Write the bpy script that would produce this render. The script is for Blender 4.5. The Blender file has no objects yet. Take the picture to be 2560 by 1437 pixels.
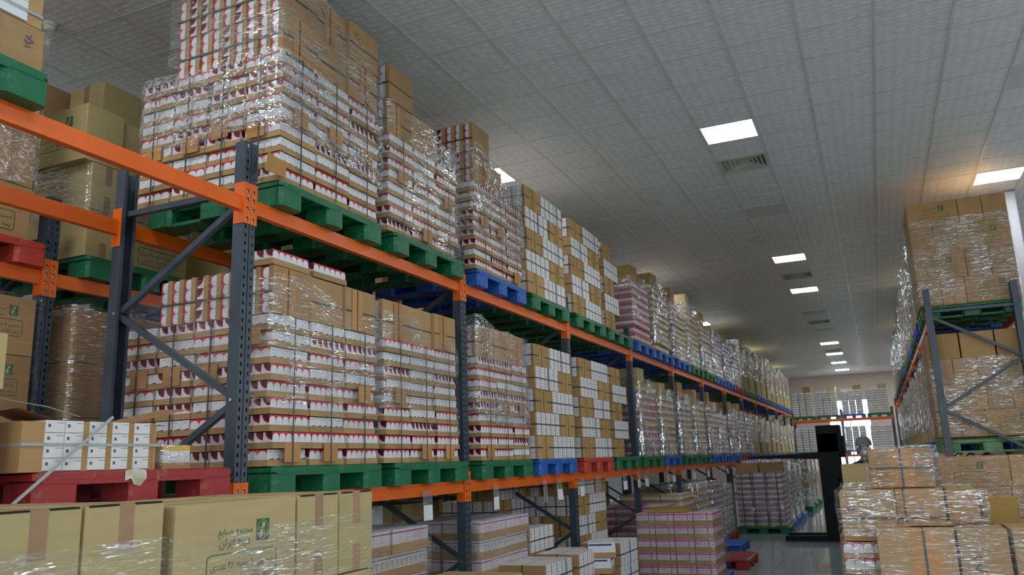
import bpy, math, random, re, unicodedata
from mathutils import Matrix, Vector, noise

# ------------------------------------------------------------------ camera, world, exposure
scene = bpy.context.scene
COL = scene.collection
R_, U_, F_ = None, None, None
def cam_axes(yaw, pitch, roll):
    cy, sy, cp, sp = math.cos(yaw), math.sin(yaw), math.cos(pitch), math.sin(pitch)
    f = Vector((sy*cp, cy*cp, sp)); r = Vector((cy, -sy, 0)); u = r.cross(f)
    cr, sr = math.cos(roll), math.sin(roll)
    return r*cr+u*sr, u*cr-r*sr, f
CAM_Z = 1.74
r_, u_, f_ = cam_axes(-0.41169, 0.21369, -0.03676)
cam_data = bpy.data.cameras.new('camera'); cam = bpy.data.objects.new('camera', cam_data); COL.objects.link(cam)
cam.matrix_world = Matrix(((r_.x, u_.x, -f_.x, 0), (r_.y, u_.y, -f_.y, 0), (r_.z, u_.z, -f_.z, CAM_Z), (0, 0, 0, 1)))
cam_data.sensor_width = 36.0; cam_data.lens = 2025.22/2560*36.0; cam_data.clip_end = 300
cam_data.dof.use_dof = True; cam_data.dof.focus_distance = 5.2; cam_data.dof.aperture_fstop = 4.2
scene.camera = cam

world = bpy.data.worlds.new('daylight'); scene.world = world; world.use_nodes = True
bg = world.node_tree.nodes['Background']; bg.inputs[0].default_value = (0.86, 0.93, 1.0, 1); bg.inputs[1].default_value = 9.0
PANEL_POWER = 48.0
scene.view_settings.view_transform = 'Standard'; scene.view_settings.look = 'None'
scene.view_settings.gamma = 1.0; scene.view_settings.use_curve_mapping = False
scene.view_settings.exposure = -0.65
cy_ = scene.cycles
cy_.max_bounces = 5; cy_.diffuse_bounces = 3; cy_.glossy_bounces = 2; cy_.transmission_bounces = 2; cy_.transparent_max_bounces = 14
cy_.use_adaptive_sampling = True; cy_.adaptive_threshold = .15; cy_.adaptive_min_samples = 20
cy_.caustics_reflective = False; cy_.caustics_refractive = False; cy_.sample_clamp_indirect = 6.0
cy_.use_denoising = True

random.seed(7)
RND = random.Random(11)
D1, S, XF, XR = 3.538, 2.7, -3.20, -4.25
ORD = ('first second third fourth fifth sixth seventh eighth ninth tenth eleventh twelfth thirteenth fourteenth fifteenth sixteenth '
       'seventeenth eighteenth nineteenth twentieth').split()

# ------------------------------------------------------------------ materials
MATS = {}
class NT:
    def __init__(s, name):
        s.m = bpy.data.materials.new(name); s.m.use_nodes = True; s.t = s.m.node_tree; s.t.nodes.clear()
        s.out = s.t.nodes.new('ShaderNodeOutputMaterial'); MATS[name] = s.m
    def n(s, kind, **kw):
        nd = s.t.nodes.new(kind)
        for k, v in kw.items(): setattr(nd, k, v)
        return nd
    def set(s, sock, v):
        if hasattr(v, 'is_linked'): s.t.links.new(v, sock)
        elif v is not None: sock.default_value = v
    def math(s, op, a, b=None, clamp=False):
        nd = s.n('ShaderNodeMath', operation=op, use_clamp=clamp); s.set(nd.inputs[0], a)
        if b is not None: s.set(nd.inputs[1], b)
        return nd.outputs[0]
    def mix(s, fac, a, b):
        nd = s.n('ShaderNodeMix', data_type='RGBA'); s.set(nd.inputs[0], fac); s.set(nd.inputs[6], c4(a)); s.set(nd.inputs[7], c4(b))
        return nd.outputs[2]
    def coord(s, which='Object', scale=(1, 1, 1)):
        tc = s.n('ShaderNodeTexCoord'); mp = s.n('ShaderNodeMapping'); mp.inputs['Scale'].default_value = scale
        s.t.links.new(tc.outputs[which], mp.inputs[0]); return mp.outputs[0]
    def noise(s, vec, scale, detail=3, rough=.55):
        nd = s.n('ShaderNodeTexNoise'); s.set(nd.inputs['Vector'], vec); nd.inputs['Scale'].default_value = scale
        nd.inputs['Detail'].default_value = detail; nd.inputs['Roughness'].default_value = rough; return nd.outputs['Fac']
    def ramp(s, fac, lo, hi, a=0.0, b=1.0):
        nd = s.n('ShaderNodeMapRange', clamp=True); s.set(nd.inputs[0], fac)
        for i, v in zip((1, 2, 3, 4), (lo, hi, a, b)): nd.inputs[i].default_value = v
        return nd.outputs[0]
    def bump(s, h, strength=.3, dist=.01):
        nd = s.n('ShaderNodeBump'); s.set(nd.inputs['Height'], h); nd.inputs['Strength'].default_value = strength
        nd.inputs['Distance'].default_value = dist; return nd.outputs[0]
    def bsdf(s, col, rough=.6, normal=None, metal=0.0, spec=.5):
        b = s.n('ShaderNodeBsdfPrincipled'); s.set(b.inputs['Base Color'], c4(col)); s.set(b.inputs['Roughness'], rough)
        b.inputs['Metallic'].default_value = metal; b.inputs['Specular IOR Level'].default_value = spec
        if normal is not None: s.t.links.new(normal, b.inputs['Normal'])
        return b.outputs[0]
    def done(s, sh): s.t.links.new(sh, s.out.inputs[0]); return s.m
def c4(c): return c if hasattr(c, 'is_linked') else (c[0], c[1], c[2], 1.0)

def simple(name, col, rough=.6, var=.12, scale=6.0, bump=0.0, metal=0.0, spec=.5):
    t = NT(name); co = t.coord('Object'); nz = t.noise(co, scale, 1)
    f = t.ramp(nz, .3, .7)
    c = t.mix(f, [x*(1-var) for x in col], [min(1, x*(1+var)) for x in col])
    nm = t.bump(t.noise(co, scale*12, 2), bump, .002) if bump else None
    return t.done(t.bsdf(c, rough, nm, metal, spec))

def scuffed(name, col, scuff, rough=.4, scale=9.0, lo=.58, hi=.72):
    t = NT(name); co = t.coord('Object', (1, 1, 1)); a = t.noise(co, scale, 4, .7); b = t.noise(co, scale*.35, 0)
    f = t.math('MULTIPLY', t.ramp(a, lo, hi), t.ramp(b, .35, .65))
    c = t.mix(f, col, scuff)
    return t.done(t.bsdf(c, t.ramp(a, .3, .7, rough-.08, rough+.2)))

def kraft(name, col, rough=.75, spec=.25):
    t = NT(name); co = t.coord('Object'); g = t.noise(t.coord('Object', (1, 1, 9)), 4, 2)
    inf = t.n('ShaderNodeObjectInfo').outputs['Random']
    k = t.math('ADD', t.ramp(inf, 0, 1, .86, 1.1), t.ramp(g, .25, .75, -.06, .06))
    hsv = t.n('ShaderNodeHueSaturation'); hsv.inputs['Color'].default_value = c4(col); t.set(hsv.inputs['Value'], k)
    return t.done(t.bsdf(hsv.outputs[0], rough, None, 0, spec))

kraft('cardboard', (.47, .29, .135)); kraft('cardboard_pale', (.56, .43, .205)); kraft('cardboard_ochre', (.45, .285, .085))
kraft('cardboard_dark', (.37, .2, .09)); kraft('cardboard_box', (.46, .275, .12)); kraft('cardboard_pad', (.56, .285, .105))
kraft('tape', (.40, .235, .125), .4, .5)
simple('orange_paint', (.86, .145, .008), .33, .06, 3)
simple('upright_paint', (.05, .07, .095), .36, .14, 5)
simple('dark_steel', (.02, .022, .026), .42, .2, 5)
simple('zinc', (.55, .56, .58), .35, .1, 20, metal=.9)
scuffed('green_plastic', (.004, .15, .055), (.16, .30, .19))
scuffed('blue_plastic', (.016, .115, .48), (.22, .33, .52))
scuffed('red_plastic', (.38, .028, .03), (.42, .25, .2))
scuffed('orange_red_plastic', (.52, .055, .03), (.5, .22, .16))
scuffed('light_green_wood', (.17, .38, .19), (.1, .12, .07), .8, 5, .5, .7)
simple('white_card', (.82, .82, .84), .45, .04, 8)
simple('white_plain', (.8, .8, .8), .5, .03, 8)
simple('pink_print', (.80, .05, .27), .45); simple('pink_pale', (.78, .62, .70), .45, .05)
simple('violet_print', (.22, .13, .38), .45); simple('yellow_print', (.80, .50, .02), .45)
simple('teal_print', (.02, .30, .25), .45); simple('navy_print', (.03, .035, .16), .45)
simple('ink_green', (.012, .13, .06), .6, .05); simple('ink_black', (.02, .02, .03), .6, .05); simple('ink_blue', (.06, .06, .25), .6, .05)
simple('strap_dark', (.055, .062, .07), .4, .1); simple('strap_grey', (.42, .46, .45), .35, .06); simple('black_gap', (.012, .010, .008), .9, .05)
simple('wall_paint', (.78, .63, .52), .7, .04, 1.2); simple('wall_grey', (.62, .62, .62), .7, .04, 1.2)
simple('grid_metal', (.66, .65, .61), .3, .05, 4); simple('vent_paint', (.52, .51, .45), .45, .06, 6); simple('ivory_plastic', (.78, .77, .7), .4, .04)
simple('frame_white', (.8, .8, .82), .35, .03); simple('column_paint', (.50, .49, .54), .6, .04, 2)
simple('blank_panel', (.66, .65, .63), .55, .03, 2); simple('mast_black', (.005, .005, .006), .5, .2, 5, spec=.25); simple('rubber', (.02, .02, .02), .7)
simple('paper', (.80, .82, .88), .6, .03); simple('skin', (.40, .22, .15), .55, .06); simple('navy_cloth', (.025, .035, .08), .85, .1, 20)
simple('cap_cloth', (.30, .34, .36), .9, .1, 30); simple('mask_cloth', (.62, .68, .70), .8, .04); simple('torn_paper', (.68, .64, .52), .7, .18, 14)
simple('concrete_out', (.5, .5, .48), .8)

def carton_print(kind):
    t = NT('carton_'+kind); uv = t.n('ShaderNodeUVMap').outputs[0]; sp = t.n('ShaderNodeSeparateXYZ'); t.t.links.new(uv, sp.inputs[0])
    u, v = sp.outputs[0], sp.outputs[1]
    if kind in ('arch', 'maroon', 'plain'): v = t.math('DIVIDE', t.math('SUBTRACT', v, .34), .66)
    W = (.82, .82, .84); RED = (.74, .03, .05); MAR = (.105, .008, .025)
    if kind == 'arch':
        du = t.math('DIVIDE', t.math('SUBTRACT', u, .5), .48); dv = t.math('DIVIDE', t.math('MAXIMUM', t.math('SUBTRACT', v, .50), 0.0), .36)
        rr = t.math('ADD', t.math('MULTIPLY', du, du), t.math('MULTIPLY', dv, dv)); col = t.mix(t.math('GREATER_THAN', rr, 1.0), W, RED)
        col = t.mix(t.math('LESS_THAN', v, .45), col, W)
    elif kind == 'maroon':
        du = t.math('SUBTRACT', u, 1.0); dv = t.math('SUBTRACT', v, 1.0)
        rr = t.math('SQRT', t.math('ADD', t.math('MULTIPLY', du, du), t.math('MULTIPLY', dv, dv)))
        col = t.mix(t.math('LESS_THAN', rr, .80), W, RED); col = t.mix(t.math('LESS_THAN', rr, .70), col, MAR)
    elif kind == 'plain':
        saw = t.math('LESS_THAN', v, t.math('MULTIPLY', u, .17)); col = t.mix(saw, W, MAR)
        a = t.math('MULTIPLY', t.math('LESS_THAN', t.math('ABSOLUTE', t.math('SUBTRACT', v, .78)), .03), t.math('LESS_THAN', t.math('ABSOLUTE', t.math('SUBTRACT', u, .5)), .2))
        col = t.mix(a, col, (.25, .25, .27))
    elif kind == 'leaflet':     # white box faces with two ruled lines and a small emblem
        rows = t.math('FRACT', t.math('MULTIPLY', v, 4.0))
        ln = t.math('LESS_THAN', rows, .05); col = t.mix(ln, W, (.08, .08, .09))
        em = t.math('MULTIPLY', t.math('LESS_THAN', t.math('ABSOLUTE', t.math('SUBTRACT', rows, .58)), .13), t.math('LESS_THAN', t.math('ABSOLUTE', t.math('SUBTRACT', u, .2)), .07))
        col = t.mix(em, col, (.1, .1, .12))
        tx = t.math('MULTIPLY', t.math('LESS_THAN', t.math('ABSOLUTE', t.math('SUBTRACT', rows, .8)), .03), t.math('GREATER_THAN', u, .6))
        col = t.mix(tx, col, (.3, .3, .32))
    elif kind == 'rows':        # columns of four small packs with faint joints and print
        rows = t.math('FRACT', t.math('MULTIPLY', v, 4.0)); col = t.mix(t.math('LESS_THAN', rows, .07), (.80, .80, .83), (.38, .38, .40))
        pr_ = t.math('MULTIPLY', t.math('LESS_THAN', t.math('ABSOLUTE', t.math('SUBTRACT', rows, .55)), .13), t.math('LESS_THAN', t.math('ABSOLUTE', t.math('SUBTRACT', u, .35)), .06))
        col = t.mix(pr_, col, (.25, .17, .13))
    elif kind in ('pinkband', 'yellowband', 'violetband'):
        C = {'pinkband': (.80, .05, .28), 'yellowband': (.80, .48, .02), 'violetband': (.30, .2, .42)}[kind]
        base = {'pinkband': (.82, .74, .79), 'yellowband': (.82, .81, .76), 'violetband': (.80, .76, .84)}[kind]
        uf = t.math('FRACT', t.math('MULTIPLY', u, 6.0)); col = t.mix(t.math('LESS_THAN', uf, .06), base, [x*.55 for x in base])
        band = t.math('LESS_THAN', t.math('ABSOLUTE', t.math('SUBTRACT', v, .78)), .19); col = t.mix(band, col, C)
    elif kind == 'droplets':    # pale packs with a dark line and grey pointed motifs
        uf = t.math('FRACT', t.math('MULTIPLY', u, 8.0)); tri = t.math('MULTIPLY', t.math('ABSOLUTE', t.math('SUBTRACT', uf, .5)), 1.6)
        m = t.math('MULTIPLY', t.math('GREATER_THAN', v, tri), t.math('LESS_THAN', v, .62)); col = t.mix(m, (.68, .65, .63), (.45, .42, .40))
        col = t.mix(t.math('LESS_THAN', t.math('ABSOLUTE', t.math('SUBTRACT', v, .80)), .035), col, (.12, .06, .14))
    elif kind == 'pinkline':
        uf = t.math('FRACT', t.math('MULTIPLY', u, 5.0)); col = t.mix(t.math('LESS_THAN', uf, .06), (.72, .62, .66), (.45, .36, .40))
        col = t.mix(t.math('LESS_THAN', t.math('ABSOLUTE', t.math('SUBTRACT', v, .78)), .045), col, (.36, .04, .16))
    return t.done(t.bsdf(col, .42))
for k in ('arch', 'maroon', 'plain', 'leaflet', 'rows', 'pinkband', 'yellowband', 'violetband', 'droplets', 'pinkline'): carton_print(k)

def film_mat(name, aniso, nscale, base, peak, width, rough, bstr, white=.3, patch=(.40, .62)):
    """thin clear film: see-through between wrinkle lines whose glints are painted in white, in patches"""
    t = NT(name); co = t.coord('Object', aniso); a = t.noise(co, nscale, 2, .62); b = t.noise(t.coord('Object', (1, 1, 1)), 2.6, 1); c = t.noise(co, nscale*2.3, 1)
    nm = t.bump(a, bstr, .035)
    la = t.ramp(t.math('ABSOLUTE', t.math('SUBTRACT', a, .5)), 0.0, width, 1.0, 0.0); lc = t.ramp(t.math('ABSOLUTE', t.math('SUBTRACT', c, .52)), 0.0, width*.8, .8, 0.0)
    f = t.math('ADD', t.math('MULTIPLY', t.math('MAXIMUM', la, lc), t.ramp(b, patch[0], patch[1], .12*peak, peak)), t.ramp(b, patch[0], patch[1], base*.5, base), clamp=True)
    gl = t.n('ShaderNodeBsdfGlossy'); gl.inputs['Roughness'].default_value = rough; gl.inputs['Color'].default_value = (.97, .98, 1, 1); t.t.links.new(nm, gl.inputs['Normal'])
    df = t.n('ShaderNodeBsdfDiffuse'); df.inputs['Color'].default_value = (.9, .92, .95, 1)  # matt white share stands in for highlights along the wrinkles
    m0 = t.n('ShaderNodeMixShader'); m0.inputs[0].default_value = white; t.t.links.new(gl.outputs[0], m0.inputs[1]); t.t.links.new(df.outputs[0], m0.inputs[2])
    tr = t.n('ShaderNodeBsdfTransparent'); tr.inputs[0].default_value = (.985, .985, .985, 1)
    mx = t.n('ShaderNodeMixShader'); t.t.links.new(f, mx.inputs[0]); t.t.links.new(tr.outputs[0], mx.inputs[1]); t.t.links.new(m0.outputs[0], mx.inputs[2])
    return t.done(mx.outputs[0])
film_mat('film_clear', (1, 1, 9), 4, .07, .75, .030, .12, .5, .35)
film_mat('film_crinkled', (1.6, 1.6, 3), 6, .10, .80, .038, .12, .7, .35, (.36, .58))
film_mat('film_painted_sheen', (2, 2, 1.1), 6, .16, .95, .075, .10, .8, .30, (.34, .56))  # window sheen on far loads put into denser, whiter streaks
film_mat('sleeve', (1, 1, 1), 5, .2, .3, .05, .1, .3, .4)

def emit_mat():
    t = NT('light_panel'); e = t.n('ShaderNodeEmission'); e.inputs[0].default_value = (.88, .95, 1.0, 1); e.inputs[1].default_value = PANEL_POWER
    return t.done(e.outputs[0])
emit_mat()
def glass_mat():
    t = NT('window_glass'); tr = t.n('ShaderNodeBsdfTransparent'); gl = t.n('ShaderNodeBsdfGlossy'); gl.inputs['Roughness'].default_value = .03
    mx = t.n('ShaderNodeMixShader'); mx.inputs[0].default_value = .06; t.t.links.new(tr.outputs[0], mx.inputs[1]); t.t.links.new(gl.outputs[0], mx.inputs[2]); return t.done(mx.outputs[0])
glass_mat()
def ceil_mat():
    t = NT('ceiling_tile'); tc = t.n('ShaderNodeTexCoord'); mp = t.n('ShaderNodeMapping'); mp.inputs['Scale'].default_value = (10, 16, 0)
    t.t.links.new(tc.outputs['Object'], mp.inputs[0]); v = t.n('ShaderNodeTexVoronoi'); v.inputs['Scale'].default_value = 1.0; v.inputs['Randomness'].default_value = .35
    t.t.links.new(mp.outputs[0], v.inputs['Vector'])
    hgt = t.ramp(v.outputs['Distance'], .1, .6); col = t.mix(hgt, (.86, .85, .84), (.74, .73, .72))
    return t.done(t.bsdf(col, .38, t.bump(hgt, .5, .008), 0, .5))
ceil_mat()
def floor_mat():
    t = NT('floor_tile'); co = t.coord('Object'); a = t.noise(co, 1.5, 4); b = t.noise(co, 14, 4, .7)
    inf = t.n('ShaderNodeObjectInfo').outputs['Random']
    col = t.mix(t.ramp(a, .3, .7), (.46, .54, .56), (.54, .62, .64)); col = t.mix(t.ramp(b, .5, .75, 0, .25), col, (.25, .28, .28)); col = t.mix(t.ramp(inf, 0, 1, 0, .12), col, (.3, .34, .35))
    return t.done(t.bsdf(col, t.ramp(a,   .3, .7, .03, .08), t.bump(a, .015, .01)))
floor_mat()

# ------------------------------------------------------------------ mesh helpers
class MB:
    def __init__(s): s.v = []; s.f = []; s.m = []; s.uv = []; s.mats = []
    def mi(s, mat):
        if mat not in s.mats: s.mats.append(mat)
        return s.mats.index(mat)
    def quad(s, pts, mat, uv=((0, 0), (1, 0), (1, 1), (0, 1))):
        b = len(s.v); s.v += [tuple(p) for p in pts]; s.f.append(tuple(range(b, b+len(pts)))); s.m.append(s.mi(mat))
        s.uv.append(uv if len(uv) == len(pts) else [(0, 0)]*len(pts))
    def box(s, x0, x1, y0, y1, z0, z1, mat, px=None, nx=None, py=None, ny=None, pz=None, nz=None):
        A = lambda m: m or mat
        b = len(s.v)
        s.v += [(x0, y0, z0), (x1, y0, z0), (x1, y1, z0), (x0, y1, z0), (x0, y0, z1), (x1, y0, z1), (x1, y1, z1), (x0, y1, z1)]
        for idx, m in (((1, 2, 6, 5), px), ((3, 0, 4, 7), nx), ((2, 3, 7, 6), py), ((0, 1, 5, 4), ny), ((4, 5, 6, 7), pz), ((3, 2, 1, 0), nz)):
            s.f.append(tuple(b+i for i in idx)); s.m.append(s.mi(A(m))); s.uv.append(((0, 0), (1, 0), (1, 1), (0, 1)))
        return s
    def cbox(s, x0, x1, y0, y1, z0, z1, mat, c=.01):   # box with chamfered vertical edges and top
        P = [(x0+c, y0), (x1-c, y0), (x1, y0+c), (x1, y1-c), (x1-c, y1), (x0+c, y1), (x0, y1-c), (x0, y0+c)]
        s.prism(P, z0, z1-c*.5, mat, top=False)
        cx, cy = (x0+x1)/2, (y0+y1)/2; k = 1-c/max(1e-6, (x1-x0)/2); k2 = 1-c/max(1e-6, (y1-y0)/2)
        Q = [(cx+(a-cx)*k, cy+(b-cy)*k2) for a, b in P]
        for i in range(8):
            j = (i+1) % 8; s.quad([(*P[i], z1-c*.5), (*P[j], z1-c*.5), (*Q[j], z1), (*Q[i], z1)], mat)
        s.quad([(*q, z1) for q in Q], mat); return s
    def prism(s, P, z0, z1, mat, top=True):
        n = len(P)
        for i in range(n):
            j = (i+1) % n; s.quad([(*P[i], z0), (*P[j], z0), (*P[j], z1), (*P[i], z1)], mat)
        if top: s.quad([(*p, z1) for p in P], mat)
        s.quad([(*p, z0) for p in reversed(P)], mat); return s
    def sweep(s, P, axis, a, b, mat):                # profile P of (p,q) pairs swept along x or y
        mk = (lambda p, t: (t, p[0], p[1])) if axis == 'x' else (lambda p, t: (p[0], t, p[1]))
        n = len(P)
        for i in range(n):
            j = (i+1) % n; s.quad([mk(P[i], a), mk(P[j], a), mk(P[j], b), mk(P[i], b)], mat)
        s.quad([mk(p, a) for p in P], mat); s.quad([mk(p, b) for p in reversed(P)], mat); return s
    def bar(s, p, q, w, h, mat, up=(0, 0, 1)):       # rectangular bar from p to q
        p, q = Vector(p), Vector(q); d = (q-p).normalized(); a = d.cross(Vector(up)).normalized()*w/2; b = a.cross(d).normalized()*h/2
        c = [p-a-b, p+a-b, p+a+b, p-a+b]; e = [q-a-b, q+a-b, q+a+b, q-a+b]
        for i in range(4):
            j = (i+1) % 4; s.quad([c[i], c[j], e[j], e[i]], mat)
        s.quad(c[::-1], mat); s.quad(e, mat); return s
    def cyl(s, c, r, z0, z1, mat, n=12, axis='z', r2=None):
        r2 = r if r2 is None else r2
        def pt(t, rr, z):
            a, b = rr*math.cos(t), rr*math.sin(t)
            return {'z': (c[0]+a, c[1]+b, z), 'x': (z, c[0]+a, c[1]+b), 'y': (c[0]+a, z, c[1]+b)}[axis]
        lo = [pt(2*math.pi*i/n, r, z0) for i in range(n)]; hi = [pt(2*math.pi*i/n, r2, z1) for i in range(n)]
        for i in range(n):
            j = (i+1) % n; s.quad([lo[i], lo[j], hi[j], hi[i]], mat)
        s.quad(lo[::-1], mat); s.quad(hi, mat); return s
    def plate(s, ys, zs, holes, mat, x=0.0):          # upright sheet in the plane x with rectangular openings
        for i in range(len(ys)-1):
            for k in range(len(zs)-1):
                if (i, k) in holes: continue
                s.quad([(x, ys[i], zs[k]), (x, ys[i+1], zs[k]), (x, ys[i+1], zs[k+1]), (x, ys[i], zs[k+1])], mat)
        return s
    def mesh(s, name, smooth=False):
        me = bpy.data.meshes.new(name); me.from_pydata(s.v, [], s.f)
        for k in s.mats: me.materials.append(MATS[k])
        me.polygons.foreach_set('material_index', s.m)
        lay = me.uv_layers.new(name='UVMap'); flat = [c for u in s.uv for p in u for c in p]
        lay.data.foreach_set('uv', flat)
        if smooth: me.polygons.foreach_set('use_smooth', [True]*len(me.polygons))
        me.update(); return me

def link(name, mesh=None, parent=None, loc=(0, 0, 0), rot=None, label=None, cat=None, group=None, kind=None):
    o = bpy.data.objects.new(name, mesh); COL.objects.link(o)
    if rot is None: o.location = loc
    elif isinstance(rot, Matrix): o.matrix_basis = Matrix.Translation(loc) @ rot.to_4x4()
    else: o.location = loc; o.rotation_euler = rot
    if parent: o.parent = parent
    if label: o['label'] = label
    if cat: o['category'] = cat
    if group: o['group'] = group
    if kind: o['kind'] = kind
    return o
CACHE = {}
def cached(key, fn):
    if key not in CACHE: CACHE[key] = fn()
    return CACHE[key]

# ------------------------------------------------------------------ the hall
CEIL = 5.27
XMIN, XMAX, YMIN, YMAX = -11.02, 8.2, -6.0, 41.4
def struct(name, mb, parent=None):
    return link(name, mb.mesh(name), parent, kind='structure' if parent is None else None)
fl = struct('floor', MB().box(XMIN, XMAX, YMIN, YMAX, -.12, -.004, 'floor_tile'))
TX, TY = .6, .6
def tile_mesh(): return MB().box(.0015, TX-.0015, .0015, TY-.0015, -.02, 0, 'floor_tile').mesh('floor_tile')
ftm = tile_mesh(); rest = MB(); cnt = 0
for j in range(-10, 69):
    for i in range(-18, 13):
        x, y = i*TX+.1, j*TY
        if x < XMIN or x+TX > XMAX or y < YMIN or y+TY > YMAX: continue
        if -3.6 < x < .75 and 9.5 < y < 33 and cnt < 290: link('floor_tile', ftm, fl, (x, y, 0)); cnt += 1
        else: rest.quad([(x+.0015, y+.0015, 0), (x+TX-.0015, y+.0015, 0), (x+TX-.0015, y+TY-.0015, 0), (x+.0015, y+TY-.0015, 0)], 'floor_tile')
link('more_floor_tiles', rest.mesh('more_floor_tiles'), fl, kind='stuff')

struct('wall_left', MB().box(XMIN-.15, XMIN, YMIN, YMAX, 0, CEIL+.3, 'wall_grey'))
def wall_with_added_windows(name, axis, c, t, a0, a1, holes, z0, z1, n0, mat='wall_grey'):
    """wall in the plane axis=c with added window openings (start, end) between z0 and z1"""
    m = MB(); f = (lambda a, b, lo, hi: m.box(min(c, c+t), max(c, c+t), a, b, lo, hi, mat)) if axis == 'x' else (lambda a, b, lo, hi: m.box(a, b, min(c, c+t), max(c, c+t), lo, hi, mat))
    f(a0, a1, 0, z0); f(a0, a1, z1, CEIL+.3); e = a0
    for p, q in holes: f(e, p, z0, z1); e = q
    f(e, a1, z0, z1); struct(name, m)
    for k, (p, q) in enumerate(holes):
        m = MB(); h = c+t*.5; bx = (lambda a, b, lo, hi, w_, mt, mm: mm.box(h-w_, h+w_, a, b, lo, hi, mt)) if axis == 'x' else (lambda a, b, lo, hi, w_, mt, mm: mm.box(a, b, h-w_, h+w_, lo, hi, mt))
        for a, b, lo, hi in ((p, p+.05, z0, z1), (q-.05, q, z0, z1), (p+.05, q-.05, z0, z0+.05), (p+.05, q-.05, z1-.05, z1)): bx(a, b, lo, hi, .03, 'frame_white', m)
        o = struct(f'window_{n0+k}', m); pm = MB(); bx(p+.05, q-.05, z0+.05, z1-.05, .003, 'window_glass', pm); link('pane', pm.mesh('pane'), o)  # frame and pane of each added window
        if axis == 'x': portal((h+t*.3, (p+q)/2, (z0+z1)/2), (0, math.pi/2 if t > 0 else -math.pi/2, 0), z1-z0, q-p)
        else: portal(((p+q)/2, h+t*.3, (z0+z1)/2), (-math.pi/2 if t > 0 else math.pi/2, 0, 0), q-p, z1-z0)
def portal(loc, rot, sx, sy):
    l = bpy.data.lights.new('daylight_portal', 'AREA'); l.shape = 'RECTANGLE'; l.size = sx; l.size_y = sy; l.cycles.is_portal = True
    o = bpy.data.objects.new('daylight_portal', l); COL.objects.link(o); o.location = loc; o.rotation_euler = rot
wall_with_added_windows('wall_right', 'x', XMAX, .15, YMIN, YMAX, [(y_, y_+2.6) for y_ in (-4.5, .5, 5.5, 10.5, 15.5, 20.5, 25.5, 30.5, 35.5)], 2.6, 4.5, 2)  # unseen windows, added for daylight on the ceiling and rack fronts
wall_with_added_windows('wall_back', 'y', YMIN, -.15, XMIN-.15, XMAX+.15, [(x_, x_+2.8) for x_ in (-9.5, -5.0, -.8, 3.6)], 1.6, 4.4, 11)  # more added windows, out of view behind the camera, to bring in daylight
WX0, WX1, WZ0, WZ1 = -2.05, -.2, .95, 4.12
w = MB()
w.box(XMIN-.15, WX0, YMAX, YMAX+.25, 0, CEIL+.3, 'wall_paint'); w.box(WX1, XMAX+.15, YMAX, YMAX+.25, 0, CEIL+.3, 'wall_paint')
w.box(WX0, WX1, YMAX, YMAX+.25, 0, WZ0, 'wall_paint'); w.box(WX0, WX1, YMAX, YMAX+.25, WZ1, CEIL+.3, 'wall_paint')
struct('wall_far', w)
struct('trim_1', MB().box(XMIN, XMAX, YMAX-.03, YMAX-.001, CEIL-.05, CEIL-.012, 'frame_white'))
win = MB()
for a, b, c, d in ((WX0, WX0+.06, WZ0, WZ1), (WX1-.06, WX1, WZ0, WZ1), (WX0+.06, WX1-.06, WZ0, WZ0+.06), (WX0+.06, WX1-.06, WZ1-.06, WZ1)):
    win.box(a, b, YMAX+.08, YMAX+.14, c, d, 'frame_white')
wn = struct('window_1', win)
mid = (WX0+WX1)/2
link('mullion', MB().box(mid-.025, mid+.025, YMAX+.085, YMAX+.135, WZ0+.06, WZ1-.06, 'frame_white').mesh('mullion'), wn)
for a, b in ((WX0+.06, mid-.025), (mid+.025, WX1-.06)):
    link('pane', MB().box(a, b, YMAX+.107, YMAX+.112, WZ0+.06, WZ1-.06, 'window_glass').mesh('pane'), wn)
struct('ground', MB().box(-70, 70, -70, 110, -.4, -.13, 'concrete_out'))
portal((mid, YMAX+.2, (WZ0+WZ1)/2), (-math.pi/2, 0, 0), WX1-WX0, WZ1-WZ0)
struct('column_1', MB().cbox(1.93, 2.17, 12.9, 13.14, 0, CEIL-.012, 'column_paint', .012))

# ceiling: grid of bars and tiles; lamps, vents and blank panels replace tiles
CX0, CY0, CPX, CPY = -1.417, 8.5, .6, .555
LIGHTS = [(0, -24), (0, -12), (0, 0), (0, 12), (0, 18), (0, 36), (0, 42), (0, 48), (0, 54),
          (-5, -24), (-5, -12), (-5, 0), (-5, 12), (-5, 24), (-5, 36), (-5, 48), (5, -18), (5, -6), (5, 6), (5, 18), (5, 30), (5, 42), (5, 54),
          (-10, -18), (-10, -6), (-10, 6), (-10, 18), (-10, 30), (-10, 42), (10, -18), (10, -6), (10, 6), (10, 18), (10, 30), (10, 42)]
VENTS = [(0, 2), (0, 15), (0, 27), (0, 40)]
BLANKS = [(0, 6), (5, 0), (0, 24), (0, 30)]
ce = struct('ceiling', MB().box(XMIN, XMAX, YMIN, YMAX, CEIL+.06, CEIL+.2, 'wall_grey'))
i0, i1 = math.ceil((XMIN-CX0)/CPX)-1, math.floor((XMAX-CX0)/CPX)
j0, j1 = math.ceil((YMIN-CY0)/CPY)-1, math.floor((YMAX-CY0)/CPY)
ctm = MB().box(.011, CPX-.011, .007, CPY-.007, 0.002, .014, 'ceiling_tile').mesh('ceiling_tile')
rest = MB(); cells = []
skip = set(LIGHTS) | set(VENTS) | set(BLANKS)
def in_frame(x, y, z):
    d = Vector((x, y, z-CAM_Z)); zz = d.dot(f_)
    if zz < .3: return None
    return 1280+2025.22*d.dot(r_)/zz, 718.5-2025.22*d.dot(u_)/zz, zz
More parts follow.
